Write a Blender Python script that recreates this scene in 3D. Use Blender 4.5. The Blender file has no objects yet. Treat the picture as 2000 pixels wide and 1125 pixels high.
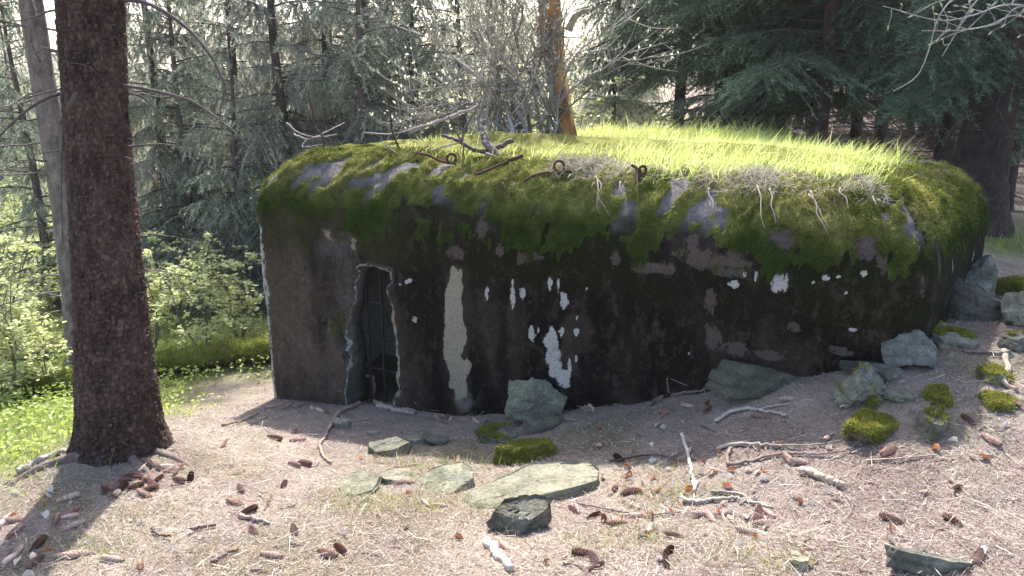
import bpy, math, random
import numpy as np
from mathutils import Vector, Matrix

# ------------------------------------------------------------------ camera, sky, sun, exposure
SC = bpy.context.scene
PITCH = math.radians(15.4); FPX = 1570.0; CAMZ = 1.7
cam_d = bpy.data.cameras.new("camera"); cam = bpy.data.objects.new("camera", cam_d)
SC.collection.objects.link(cam); SC.camera = cam
cam.location = (0, 0, CAMZ); cam.rotation_euler = (math.pi/2 - PITCH, 0, 0)
cam_d.sensor_width = 36.0; cam_d.lens = FPX/2000*36.0; cam_d.clip_start = .05; cam_d.clip_end = 1500
SUN = Vector((-.03, .86, 1.02)).normalized()
wd = bpy.data.worlds.new("World"); SC.world = wd; wd.use_nodes = True
nt = wd.node_tree; bgn = nt.nodes["Background"]
sky = nt.nodes.new("ShaderNodeTexSky"); sky.sky_type = 'NISHITA'; sky.sun_disc = False
sky.sun_elevation = math.asin(SUN.z); sky.sun_rotation = math.atan2(SUN.x, SUN.y)
sky.dust_density = 3.0; sky.air_density = 1.0
nt.links.new(sky.outputs[0], bgn.inputs[0]); bgn.inputs[1].default_value = .135
sl = bpy.data.lights.new("sun", 'SUN'); sl.energy = 3.7; sl.angle = math.radians(1.0); sl.color = (1, .95, .86)
so = bpy.data.objects.new("sun", sl); SC.collection.objects.link(so)
so.rotation_euler = SUN.to_track_quat('Z', 'Y').to_euler(); so.location = (-20, 40, 50)
SC.view_settings.view_transform = 'Standard'; SC.view_settings.look = 'None'
SC.view_settings.exposure = 1.75; SC.view_settings.gamma = 1.0
SC.cycles.use_denoising = True
SC.cycles.max_bounces = 8; SC.cycles.transparent_max_bounces = 8; SC.cycles.diffuse_bounces = 4
SC.cycles.sample_clamp_indirect = 6.0
COL = SC.collection
R = np.random.default_rng(11)

# ------------------------------------------------------------------ helpers: noise, rays, meshes
def _h(ix, iy, iz, s):
    n = (ix*374761393 + iy*668265263 + iz*2147483647 + s*1274126177) & 0xffffffff
    n = ((n ^ (n >> 13))*1274126177) & 0xffffffff
    n = ((n ^ (n >> 16))*2246822519) & 0xffffffff
    return ((n ^ (n >> 15)) & 0xffffff)/float(0xffffff)
def vn(p, s=0):
    p = np.asarray(p, float); i = np.floor(p).astype(np.int64); f = p - i; f = f*f*(3-2*f)
    x, y, z = i[..., 0], i[..., 1], i[..., 2]; r = 0
    for a in (0, 1):
        for b in (0, 1):
            for c in (0, 1):
                w = (f[..., 0] if a else 1-f[..., 0])*(f[..., 1] if b else 1-f[..., 1])*(f[..., 2] if c else 1-f[..., 2])
                r = r + w*_h(x+a, y+b, z+c, s)
    return r*2-1
def fbm(p, o=4, s=0, g=.5):
    p = np.asarray(p, float); a = 1.; r = 0; t = 0
    for k in range(o):
        r = r + a*vn(p*(2**k) + 17.3*k, s+k); t += a; a *= g
    return r/t
def sm(a, b, x):
    t = np.clip((np.asarray(x, float)-a)/(b-a), 0, 1); return t*t*(3-2*t)
CP, SP = math.cos(PITCH), math.sin(PITCH)
def ray(u, v):
    dx = (u-1000)/FPX; dy = (562.5-v)/FPX
    return np.array([dx, CP+dy*SP, -SP+dy*CP])
def at_y(u, v, Y):
    d = ray(u, v); return np.array([0, 0, CAMZ]) + d*(Y/d[1])
def at_z(u, v, Z):
    d = ray(u, v); return np.array([0, 0, CAMZ]) + d*((Z-CAMZ)/d[2])
def proj(p):
    p = np.asarray(p, float); x, y, z = p[..., 0], p[..., 1], p[..., 2]-CAMZ
    dep = y*CP - z*SP; up = y*SP + z*CP
    return 1000+FPX*x/dep, 562.5-FPX*up/dep, dep
def link(o, parent=None):
    COL.objects.link(o)
    if parent is not None: o.parent = parent
    return o
def mesh(name, V, faces, mats, parent=None, col=None, smooth=True, midx=None):
    """V (N,3); faces: one int array (M,k) or a list of such arrays"""
    V = np.ascontiguousarray(V, np.float32)
    if not isinstance(faces, (list, tuple)): faces = [faces]
    faces = [np.asarray(f, np.int32) for f in faces if len(f)]
    me = bpy.data.meshes.new(name)
    me.vertices.add(len(V)); me.vertices.foreach_set("co", V.ravel())
    tot = np.concatenate([np.full(len(f), f.shape[1], np.int32) for f in faces])
    idx = np.concatenate([f.ravel() for f in faces]).astype(np.int32)
    me.loops.add(len(idx)); me.loops.foreach_set("vertex_index", idx)
    me.polygons.add(len(tot)); st = np.concatenate([[0], np.cumsum(tot)[:-1]]).astype(np.int32)
    me.polygons.foreach_set("loop_start", st); me.polygons.foreach_set("loop_total", tot)
    me.polygons.foreach_set("use_smooth", np.full(len(tot), bool(smooth)))
    if midx is not None: me.polygons.foreach_set("material_index", np.asarray(midx, np.int32))
    me.update(calc_edges=True)
    if col is not None:
        c = np.ones((len(V), 4), np.float32); c[:, :3] = col
        a = me.color_attributes.new("col", 'FLOAT_COLOR', 'POINT'); a.data.foreach_set("color", c.ravel())
    for m in (mats if isinstance(mats, (list, tuple)) else [mats]): me.materials.append(m)
    return link(bpy.data.objects.new(name, me), parent)
def tag(o, label=None, cat=None, group=None, kind=None):
    if label: o["label"] = label
    if cat: o["category"] = cat
    if group: o["group"] = group
    if kind: o["kind"] = kind
    return o
def empty(name, loc, label=None, cat=None, group=None, rz=0):
    o = bpy.data.objects.new(name, None); o.empty_display_size = .1; COL.objects.link(o)
    o.location = loc; o.rotation_euler.z = rz
    return tag(o, label, cat, group)
class MB:
    """collects pieces of geometry for one mesh"""
    def __init__(s): s.V = []; s.F = {}; s.C = []; s.n = 0; s.order = []
    def add(s, V, F, col=(.5, .5, .5), mi=0):
        V = np.asarray(V, float); F = np.asarray(F, np.int64)
        if len(V) == 0: return
        s.F.setdefault((F.shape[1], mi), []).append(F+s.n); s.V.append(V); s.n += len(V)
        c = np.asarray(col, float); s.C.append(np.broadcast_to(c, (len(V), 3)))
    def build(s, name, mats, parent=None, smooth=True, off=(0, 0, 0)):
        fl = []; mi = []
        for (k, m), L in s.F.items():
            f = np.concatenate(L); fl.append(f); mi.append(np.full(len(f), m))
        return mesh(name, np.concatenate(s.V)-np.asarray(off, float), fl, mats, parent, np.concatenate(s.C), smooth, np.concatenate(mi))
def resample(P, n):
    P = np.asarray(P, float); d = np.concatenate([[0], np.cumsum(np.linalg.norm(np.diff(P, axis=0), axis=1))])
    # Catmull-like smoothing through cubic Hermite
    t = np.linspace(0, d[-1], n); m = np.gradient(P, d, axis=0) if len(P) > 2 else np.repeat((P[1:]-P[:1])/d[-1], 2, 0)
    i = np.clip(np.searchsorted(d, t, 'right')-1, 0, len(P)-2); hh = (d[i+1]-d[i])[:, None]; x = ((t-d[i])[:, None])/hh
    return (2*x**3-3*x**2+1)*P[i]+(x**3-2*x**2+x)*hh*m[i]+(-2*x**3+3*x**2)*P[i+1]+(x**3-x**2)*hh*m[i+1]
def tube(P, rad, k=6, cap=True, rough=0., seed=0):
    P = np.asarray(P, float); n = len(P); rad = np.broadcast_to(np.asarray(rad, float), (n,)) if np.ndim(rad) else np.full(n, rad)
    T = np.gradient(P, axis=0); T /= np.linalg.norm(T, axis=1)[:, None]+1e-9
    ref = np.array([0, 0, 1.]) if abs(T[0, 2]) < .8 else np.array([1., 0, 0])
    A = np.cross(T, ref); A /= np.linalg.norm(A, axis=1)[:, None]+1e-9; B = np.cross(T, A)
    th = np.arange(k)/k*2*np.pi
    dirs = A[:, None]*np.cos(th)[None, :, None]+B[:, None]*np.sin(th)[None, :, None]
    rr = np.repeat(rad[:, None], k, 1)
    if rough: rr = rr*(1+rough*vn(np.stack([np.repeat(np.arange(n)[:, None]*.55, k, 1), np.repeat(np.cos(th)[None]*1.3, n, 0), np.repeat(np.sin(th)[None]*1.3, n, 0)], -1), seed))
    V = (P[:, None]+dirs*rr[..., None]).reshape(-1, 3)
    i = np.arange(n-1)[:, None]*k; j = np.arange(k)[None]; j2 = (j+1) % k
    F = np.stack([i+j, i+j2, i+k+j2, i+k+j], -1).reshape(-1, 4)
    if cap:
        V = np.concatenate([V, P[:1], P[-1:]]); c0 = n*k; c1 = c0+1
        jj = np.arange(k); j2 = (jj+1) % k
        F = np.concatenate([F, np.stack([np.full(k, c0), j2, jj, np.full(k, c0)], -1)[:, :4],
                            np.stack([np.full(k, c1), (n-1)*k+jj, (n-1)*k+j2, np.full(k, c1)], -1)])
        # degenerate quads are turned into triangles by the caller through split
        Q = F[:-2*k]; Tn = F[-2*k:, :3]; return V, Q, Tn
    return V, F, np.zeros((0, 3), int)
def add_tube(mb, P, rad, k=6, col=(.1, .08, .06), mi=0, rough=0., seed=0):
    V, Q, T = tube(P, rad, k, True, rough, seed); n = mb.n
    mb.add(V, Q, col, mi)
    mb.F.setdefault((3, mi), []).append(T+n)
def blades(base, dirv, length, width, side=None, rng=R):
    """single triangles: base (N,3), unit dir, length, width"""
    N = len(base); dirv = dirv/(np.linalg.norm(dirv, axis=1)[:, None]+1e-9)
    if side is None: side = rng.normal(size=(N, 3))
    s = np.cross(dirv, side); s /= np.linalg.norm(s, axis=1)[:, None]+1e-9
    w = (np.broadcast_to(width, (N,))*.5)[:, None]; L = np.broadcast_to(length, (N,))[:, None]
    V = np.stack([base-s*w, base+s*w, base+dirv*L], 1).reshape(-1, 3)
    return V, np.arange(3*N).reshape(-1, 3)
def curved_blades(base, dirv, length, width, bend, rng=R):
    """5-vertex bent grass blades: 3 triangles each as one quad + one triangle"""
    N = len(base); d = dirv/np.linalg.norm(dirv, axis=1)[:, None]
    side = np.cross(d, rng.normal(size=(N, 3))); side /= np.linalg.norm(side, axis=1)[:, None]+1e-9
    L = np.broadcast_to(length, (N,))[:, None]; w = np.broadcast_to(width, (N,))[:, None]*.5
    p1 = base+d*L*.5+bend*L*.22; p2 = base+d*L*.92+bend*L*.85
    V = np.stack([base-side*w, base+side*w, p1+side*w*.8, p1-side*w*.8, p2], 1).reshape(-1, 3)
    i = np.arange(N)[:, None]*5
    return V, i+np.array([[0, 1, 2, 3]]), i+np.array([[3, 2, 4]])

# ------------------------------------------------------------------ materials
def mat(name, attr=True, base=(.3, .3, .3), rough=.9, n1=8., amt=.35, n2=60., amt2=.25, bump=0., bscale=80., trans=0., tcol=None, spec=.25, stretch=(1, 1, 1), bdist=.02, metal=0.):
    m = bpy.data.materials.new(name); m.use_nodes = True; t = m.node_tree; N = t.nodes; L = t.links
    b = N["Principled BSDF"]; b.inputs["Roughness"].default_value = rough; b.inputs["Specular IOR Level"].default_value = spec
    b.inputs["Metallic"].default_value = metal
    tc = N.new("ShaderNodeTexCoord"); mp = N.new("ShaderNodeMapping"); mp.inputs["Scale"].default_value = stretch
    L.new(tc.outputs["Object"], mp.inputs["Vector"])
    def noise(sc, det=5):
        n = N.new("ShaderNodeTexNoise"); n.inputs["Scale"].default_value = sc; n.inputs["Detail"].default_value = det
        n.inputs["Roughness"].default_value = .65; L.new(mp.outputs[0], n.inputs["Vector"]); return n
    def fac(n, a):
        r = N.new("ShaderNodeMapRange"); r.inputs[1].default_value = .25; r.inputs[2].default_value = .75
        r.inputs[3].default_value = 1-a; r.inputs[4].default_value = 1+a; L.new(n.outputs["Fac"], r.inputs[0]); return r
    if attr:
        c = N.new("ShaderNodeAttribute"); c.attribute_name = "col"; cs = c.outputs["Color"]
    else:
        c = N.new("ShaderNodeRGB"); c.outputs[0].default_value = (*base, 1); cs = c.outputs[0]
    for sc, a in ((n1, amt), (n2, amt2)):
        if a:
            f = fac(noise(sc), a); v = N.new("ShaderNodeVectorMath"); v.operation = 'SCALE'
            L.new(cs, v.inputs[0]); L.new(f.outputs[0], v.inputs["Scale"]); cs = v.outputs[0]
    L.new(cs, b.inputs["Base Color"])
    if bump:
        n = noise(bscale, 6); bn = N.new("ShaderNodeBump"); bn.inputs["Strength"].default_value = bump; bn.inputs["Distance"].default_value = bdist
        L.new(n.outputs["Fac"], bn.inputs["Height"]); L.new(bn.outputs[0], b.inputs["Normal"])
    if trans:
        tr = N.new("ShaderNodeBsdfTranslucent"); mx = N.new("ShaderNodeMixShader"); mx.inputs[0].default_value = trans
        if tcol:
            v = N.new("ShaderNodeVectorMath"); v.operation = 'MULTIPLY'; v.inputs[1].default_value = tcol
            L.new(cs, v.inputs[0]); L.new(v.outputs[0], tr.inputs[0])
        else: L.new(cs, tr.inputs[0])
        L.new(b.outputs[0], mx.inputs[1]); L.new(tr.outputs[0], mx.inputs[2]); L.new(mx.outputs[0], N["Material Output"].inputs[0])
    return m
M = dict(
    ground=mat("needle_floor", n1=5, amt=.25, n2=120, amt2=.5, bump=.8, bscale=140, bdist=.01),
    litter=mat("dry_needles", n1=3, amt=.2, n2=0, amt2=0, rough=.7, trans=.2),
    concrete=mat("weathered_concrete", n1=30, amt=.3, n2=160, amt2=.45, bump=.7, bscale=120, bdist=.008, rough=.95, spec=.1),
    inner=mat("inner_plaster", attr=False, base=(.42, .40, .36), n1=9, amt=.3, n2=50, amt2=.2, bump=.3),
    jamb=mat("broken_jamb", attr=False, base=(.15, .14, .122), n1=14, amt=.5, n2=60, amt2=.4, bump=1., bscale=35, bdist=.03),
    moss=mat("moss", n1=14, amt=.35, n2=90, amt2=.4, bump=.9, bscale=110, bdist=.012, trans=.15, spec=.05),
    mossfur=mat("moss_fronds", n1=10, amt=.25, n2=0, amt2=0, trans=.35, spec=.1),
    grass=mat("grass", n1=4, amt=.2, n2=0, amt2=0, trans=.6, rough=.6, spec=.3),
    leaf=mat("young_leaf", n1=5, amt=.15, n2=0, amt2=0, trans=.5, rough=.5, spec=.4),
    needle=mat("spruce_needles", n1=2.5, amt=.3, n2=0, amt2=0, trans=.4, rough=.55, spec=.4),
    wood=mat("branch_wood", n1=18, amt=.35, n2=90, amt2=.3, bump=.4, bscale=60, bdist=.01, stretch=(1, 1, .5)),
    bark=mat("spruce_bark", n1=11, amt=.35, n2=45, amt2=.4, bump=1., bscale=38, bdist=.02, stretch=(1, 1, .55), spec=.15),
    deadwood=mat("peeled_wood", n1=9, amt=.3, n2=70, amt2=.35, bump=.6, bscale=30, bdist=.01, stretch=(2.2, 2.2, .35)),
    rust=mat("rusty_iron", attr=False, base=(.085, .042, .03), n1=40, amt=.4, n2=200, amt2=.3, rough=.85, bump=.4, bscale=200, bdist=.003, metal=.2),
    iron=mat("grille_iron", attr=False, base=(.03, .026, .028), n1=40, amt=.3, n2=0, amt2=0, rough=.7, metal=.2),
    stone=mat("slate_stone", n1=9, amt=.4, n2=60, amt2=.45, bump=1., bscale=40, bdist=.012, stretch=(1, 1, 1.4), rough=.9, spec=.2),
    cone=mat("cone_scales", n1=30, amt=.25, n2=0, amt2=0, rough=.7, spec=.2),
    dry=mat("dry_leaf", n1=20, amt=.25, n2=0, amt2=0, trans=.25, rough=.8),
)

def concrete_mat(m):
    """adds lime (with a painted sunlit corner strip), cream and bare-concrete stains with crumbly edges to the wall material (masks are in the attribute 'stain')"""
    t = m.node_tree; N = t.nodes; L = t.links; b = N["Principled BSDF"]; cs = b.inputs["Base Color"].links[0].from_socket
    tc = N.new("ShaderNodeTexCoord"); at = N.new("ShaderNodeAttribute"); at.attribute_name = "stain"; sp = N.new("ShaderNodeSeparateColor"); L.new(at.outputs["Color"], sp.inputs[0])
    def nz(sc, det, rough, st=(1, 1, 1)):
        mp = N.new("ShaderNodeMapping"); mp.inputs["Scale"].default_value = st; L.new(tc.outputs["Object"], mp.inputs[0])
        n = N.new("ShaderNodeTexNoise"); n.inputs["Scale"].default_value = sc; n.inputs["Detail"].default_value = det; n.inputs["Roughness"].default_value = rough; L.new(mp.outputs[0], n.inputs["Vector"]); return n.outputs["Fac"]
    rag = nz(34, 9, .8, (1, 1, .55)); rag2 = nz(110, 4, .7); bro = nz(13, 7, .75, (1, 1, .6)); grain = nz(150, 4, .7); spk = nz(70, 5, .7); blot = nz(9, 6, .7, (1, 1, .45))
    def ramp(v, a, c_, lo=0., hi=1.):
        r = N.new("ShaderNodeMapRange"); r.interpolation_type = 'SMOOTHSTEP'; r.inputs[1].default_value = a; r.inputs[2].default_value = c_; r.inputs[3].default_value = lo; r.inputs[4].default_value = hi; L.new(v, r.inputs[0]); return r.outputs[0]
    def mth_(op, x, y):
        n = N.new("ShaderNodeMath"); n.operation = op
        for k, q in enumerate((x, y)):
            if isinstance(q, (int, float)): n.inputs[k].default_value = q
            else: L.new(q, n.inputs[k])
        return n.outputs[0]
    def mix(f, a, bcol):
        n = N.new("ShaderNodeMix"); n.data_type = 'RGBA'; L.new(f, n.inputs[0]); L.new(a, n.inputs[6])
        if isinstance(bcol, tuple): n.inputs[7].default_value = (*bcol, 1)
        else: L.new(bcol, n.inputs[7])
        return n.outputs[2]
    cs = mix(mth_('MULTIPLY', ramp(blot, .52, .68), .5), cs, (.018, .0145, .0135))
    cs = mix(mth_('MULTIPLY', ramp(bro, .50, .66), .6), cs, (.085, .064, .055))
    cs = mix(mth_('MULTIPLY', ramp(spk, .60, .72), .5), cs, (.17, .14, .125))
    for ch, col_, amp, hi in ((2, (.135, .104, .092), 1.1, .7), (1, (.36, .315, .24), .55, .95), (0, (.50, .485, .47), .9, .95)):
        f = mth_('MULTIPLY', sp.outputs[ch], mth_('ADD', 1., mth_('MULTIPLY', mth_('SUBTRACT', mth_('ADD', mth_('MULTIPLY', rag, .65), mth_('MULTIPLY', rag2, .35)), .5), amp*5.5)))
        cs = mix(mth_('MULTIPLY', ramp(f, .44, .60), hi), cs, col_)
    v = N.new("ShaderNodeVectorMath"); v.operation = 'SCALE'; L.new(cs, v.inputs[0]); L.new(ramp(grain, .3, .7, .6, 1.35), v.inputs["Scale"]); L.new(v.outputs[0], b.inputs["Base Color"])
    bn = [n for n in N if n.type == 'BUMP'][0]; L.new(mth_('ADD', mth_('MULTIPLY', spk, .6), mth_('ADD', grain, blot)), bn.inputs["Height"]); bn.inputs["Distance"].default_value = .012; bn.inputs["Strength"].default_value = .9
concrete_mat(M["concrete"])

# ------------------------------------------------------------------ terrain
CTRL = np.array([
    (0, 2.4, 0), (0, 0, .05), (1.45, 2.2, .17), (-1.6, 2.3, -.03), (-2.2, 3, -.12), (-1.95, 3.75, -.17), (-1.0, 3.7, -.24), (0, 3.8, -.24), (.7, 3.3, -.06), (1.88, 3.0, .23),
    (-1.8, 5.45, -.66), (-.94, 5.0, -.5), (-.33, 4.65, -.42), (.4, 4.2, -.18), (1.07, 3.8, .07), (1.75, 3.45, .34), (2.1, 3.7, .40), (3.2, 5.1, .42), (3.6, 4.2, .42), (3.8, 6.5, .30),
    (-2.7, 6.7, -.80), (-2.9, 4.2, -.35), (-4, 3.2, -.5), (-4, 6, -.85), (-2.9, 8.9, -1.05), (-5, 10, -1.35), (-1.2, 8.2, -.35), (-.6, 6.2, -.5), (-.2, 5.6, -.5),
    (.9, 7.4, 1.02), (1.9, 7.0, 1.0), (2.7, 6.6, .80), (0, 7.6, .85), (1.0, 9.6, .35), (3, 9, .25), (5, 8, .2), (-.6, 10, -.6), (-8, 16, -2.0), (0, 16, -.5), (8, 16, .1), (6, 4, .5), (5, 1, .4), (-5, 0, -.3),
    (-20, 32, -3), (0, 32, -1.2), (20, 32, -.2), (12, 8, .3), (-14, 6, -1.6), (0, -4, .1), (1.2, 5.4, -.1), (2.0, 5.2, .2)], float)
def _tps():
    n = len(CTRL); X = CTRL[:, :2]; r2 = ((X[:, None]-X[None])**2).sum(-1)
    K = np.where(r2 > 0, r2*np.log(r2+1e-12)*.5, 0) + np.eye(n)*.02
    Pm = np.concatenate([np.ones((n, 1)), X], 1)
    A = np.block([[K, Pm], [Pm.T, np.zeros((3, 3))]])
    return np.linalg.solve(A, np.concatenate([CTRL[:, 2], np.zeros(3)]))
TW = _tps()
def hs(x, y):
    x = np.asarray(x, float); y = np.asarray(y, float)
    r = np.sqrt(x*x+(y-8)**2); k = np.minimum(1, 26/np.maximum(r, 1e-6)); xx = x*k; yy = 8+(y-8)*k
    z = TW[-3]+TW[-2]*xx+TW[-1]*yy
    for i in range(len(CTRL)):
        r2 = (xx-CTRL[i, 0])**2+(yy-CTRL[i, 1])**2; z = z+TW[i]*r2*np.log(r2+1e-12)*.5
    return z
def h(x, y):
    x = np.asarray(x, float); y = np.asarray(y, float)
    p = np.stack([x, y, np.zeros_like(x)], -1)
    near = 1/(1+np.maximum(0, np.hypot(x, y)-8)*.1)
    mound = .10*np.exp(-(((x+1.95)/.45)**2+((y-3.75)/.4)**2))
    return hs(x, y)+(.035*fbm(p*1.7, 3, 5)+.012*fbm(p*9, 3, 9))*near+mound
def on_ground(u, v):
    d = ray(u, v); t = np.linspace(1.2, 40, 1600); q = d[None]*t[:, None]+np.array([0, 0, CAMZ])
    f = q[:, 2]-h(q[:, 0], q[:, 1]); i = int(np.argmax(f < 0)) if (f < 0).any() else 1599
    a = f[i-1]/(f[i-1]-f[i]+1e-9) if i else 0
    return q[i-1]*(1-a)+q[i]*a if i else q[0]
def grid_axis(lo, a, b, hi, step, g=1.10):
    mid = list(np.arange(a, b, step)); L = []; s = step; x = a
    while x > lo: s *= g; x -= s; L.append(x)
    Rr = []; s = step; x = mid[-1]
    while x < hi: s *= g; x += s; Rr.append(x)
    return np.array(L[::-1]+mid+Rr)
gx = grid_axis(-260, -3.2, 3.9, 260, .024); gy = grid_axis(-40, 2.0, 6.2, 420, .024)
GX, GY = np.meshgrid(gx, gy); gz = h(GX, GY)
GV = np.stack([GX, GY, gz], -1).reshape(-1, 3); nx, ny = len(gx), len(gy)
ii = (np.arange(ny-1)[:, None]*nx+np.arange(nx-1)[None]).ravel()
GF = np.stack([ii, ii+1, ii+nx+1, ii+nx], -1)
p3 = np.stack([GV[:, 0], GV[:, 1], 0*GV[:, 0]], -1)
def green_zone(x, y):
    """where grass and low plants take over from needles"""
    p = np.stack([x, y, 0*x], -1)
    n = fbm(p*1.1, 3, 31)
    left = sm(-.25, .35, (-x-2.1-.15*(y-3.7))+.35*n)*sm(3.1, 3.6, y)
    back = sm(5.7, 6.8, y+.5*n)*sm(1.2, -.5, x)
    right = sm(5.4, 6.2, y+.6*n)*sm(3.0, 3.6, x)*sm(9.5, 7, y)
    return np.clip(np.maximum(np.maximum(left, back*.8), right*.8), 0, 1)
n1 = fbm(p3*2.3, 4, 3)[:, None]; n2 = fbm(p3*7, 3, 4)[:, None]
gc = np.array([.215, .175, .152])*(1+.3*n1)+np.array([.05, .04, .03])*n2
gzn = green_zone(GV[:, 0], GV[:, 1])[:, None]
gc = gc*(1-gzn)+np.array([.13, .15, .035])*(1+.4*n2)*gzn
st2 = sm(.1, .5, fbm(p3*1.3, 4, 79))[:, None]*.5*(1-gzn); gc = gc*(1-st2)+np.array([.30, .255, .20])*st2; dk2 = sm(.15, .5, fbm(p3*2.1, 4, 80))[:, None]*.5*(1-gzn); gc = gc*(1-dk2)+np.array([.12, .085, .07])*dk2
pm = sm(.05, .4, fbm(p3*2.3, 4, 77))[:, None]*.55*(1-gzn); gc = gc*(1-pm)+np.array([.12, .115, .05])*pm
far = sm(9, 16, GV[:, 1]+.8*n1[:, 0])[:, None]; fl = sm(6, -4, GV[:, 0]-.15*GV[:, 1])[:, None]
gc = gc*(1-far)+far*((1-fl)*np.array([.13, .09, .075])+fl*np.array([.30, .31, .13]))
ground = tag(mesh("ground", GV, GF, M["ground"], col=np.clip(gc, .01, .9)), kind="structure")

# ------------------------------------------------------------------ bunker
A0 = np.array([-1.80, 5.53]); B0 = np.array([1.86, 3.47]); C0 = np.array([3.22, 5.25]); D0 = np.array([-.45, 7.45])
E1 = (B0-A0)/np.linalg.norm(B0-A0); E2 = np.array([-E1[1], E1[0]])      # along the door wall, and into the bunker
ZW, ZR, RC = .68, 1.13, .45
def rounded(poly, rad, fine):
    P = []; n = len(poly)
    for k in range(n):
        p, a, b = poly[k], poly[k-1], poly[(k+1) % n]
        da = (a-p)/np.linalg.norm(a-p); db = (b-p)/np.linalg.norm(b-p); r = rad[k]
        ang = math.acos(np.clip(da@db, -1, 1)); t = r/math.tan(ang/2); c = p+(da+db)/np.linalg.norm(da+db)*r/math.sin(ang/2)
        s0 = p+da*t-c; s1 = p+db*t-c; a0 = math.atan2(s0[1], s0[0]); a1 = math.atan2(s1[1], s1[0]); dd = (a1-a0+math.pi) % (2*math.pi)-math.pi
        m = max(4, int(abs(dd)*r/fine[k]))
        P.append([c+r*np.array([math.cos(a0+dd*j/m), math.sin(a0+dd*j/m)]) for j in range(m+1)])
    out = []
    for k in range(n):
        out += P[k]; q0 = P[k][-1]; q1 = P[(k+1) % n][0]; m = max(2, int(np.linalg.norm(q1-q0)/fine[k]))
        out += [q0+(q1-q0)*j/m for j in range(1, m)]
    return np.array(out)
POLY = [A0, B0, C0, D0]
ring = rounded(POLY, [.07, .26, .5, .35], [.0135, .0135, .06, .06]); NR = len(ring)
sarc = np.concatenate([[0], np.cumsum(np.linalg.norm(np.diff(ring, axis=0), axis=1))])
def pdist(q):
    ds = []
    for k in range(4):
        a = POLY[k]; b = POLY[(k+1) % 4]; e = (b-a)/np.linalg.norm(b-a); nrm = np.array([-e[1], e[0]])
        ds.append((q-a)@nrm)
    ds = np.stack(ds, -1); k = 14.
    return -np.log(np.exp(-k*ds).sum(-1))/k
mid0 = (A0+D0)/2+E1*1.0; mid1 = (B0+C0)/2-E1*1.0; mv = mid1-mid0
tt = np.clip(((ring-mid0)@mv)/(mv@mv), 0, 1); targ = mid0+tt[:, None]*mv
zw = np.arange(-1.05, ZW, .0145); rows = [np.concatenate([ring, np.full((NR, 1), z)], 1) for z in zw]
arcs = list(np.arange(0, RC*math.pi/2, .0135)); dins = [RC*(1-math.cos(a/RC)) for a in arcs]
while dins[-1] < 1.5: dins.append(dins[-1]+max(.02, (dins[-1]-RC)*.25))
seg = np.linalg.norm(targ-ring, axis=1)
for d in dins:
    q = ring+(targ-ring)*np.minimum(d/seg*1.0, .98)[:, None]
    dd = np.clip(d*np.ones(NR), 0, None); dd = np.maximum(np.minimum(dd, pdist(q)+.05), 0); dd = np.where(d < 1e-6, 0, dd)
    x = np.minimum(dd, RC); z = ZW+np.sqrt(np.maximum(RC**2-(RC-x)**2, 0))+.05*sm(RC, 1.3, dd)
    rows.append(np.concatenate([q, z[:, None]], 1))
BV = np.stack(rows); NK = len(rows); NWR = len(zw)
# outward normals
du = np.roll(BV, -1, 1)-np.roll(BV, 1, 1); dv = np.gradient(BV, axis=0); BN = np.cross(du, dv); BN /= np.linalg.norm(BN, axis=2)[..., None]+1e-9
S = np.repeat(sarc[None], NK, 0); LV = np.repeat(np.concatenate([zw, ZW+np.array(arcs), ZW+arcs[-1]+np.array(dins[len(arcs):])-RC])[:, None], NR, 1)   # unrolled height
PU, PV, _ = proj(BV); FRONT = (BN*(BV-np.array([0, 0, CAMZ]))).sum(-1) < 0
def find(u, v):
    d = (PU-u)**2+(PV-v)**2+np.where(FRONT, 0, 1e9); k = np.unravel_index(np.argmin(d), d.shape); return S[k], LV[k]
def px(u, v):
    d = (PU-u)**2+(PV-v)**2+np.where(FRONT, 0, 1e9); k = np.unravel_index(np.argmin(d), d.shape)
    return FPX/(BV[k][1]*CP-(BV[k][2]-CAMZ)*SP)
WP = np.stack([S, LV, np.zeros_like(S)], -1)
wob = fbm(WP*14, 3, 41); wob2 = fbm(WP*4, 3, 42)
def patch(u, v, ru, rv, tilt=0., edge=.35, rag=.45):
    """ragged stain of its own shape, given by where it lies on the wall"""
    s0, l0 = find(u, v); k = px(u, v); a = math.radians(tilt); ra, rb = ru/k*1.12, rv/k; big_ = max(ra, rb)*2.6+.02
    out = np.zeros_like(S); sel = (np.abs(S-s0) < big_) & (np.abs(LV-l0) < big_)
    if not sel.any(): return out
    x = S[sel]-s0; y = LV[sel]-l0; xr = (x*math.cos(a)+y*math.sin(a))/ra; yr = (-x*math.sin(a)+y*math.cos(a))/rb
    sd = int(abs(u*7+v*13)) % 997; f0 = np.stack([xr*1.1, yr*1.1*(rb/ra)**.5, 0*xr], -1)
    w1 = fbm(f0*1.0, 4, sd, .62); w2 = fbm(f0*1.0+31.7, 4, sd+3, .62)
    d = np.sqrt((xr+.8*w1)**2+(yr+.8*w2)**2)+rag*.8*fbm(f0*2.6, 4, sd+7, .65)
    out[sel] = sm(1+edge*.5, 1-edge*.5, d); return out
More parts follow.
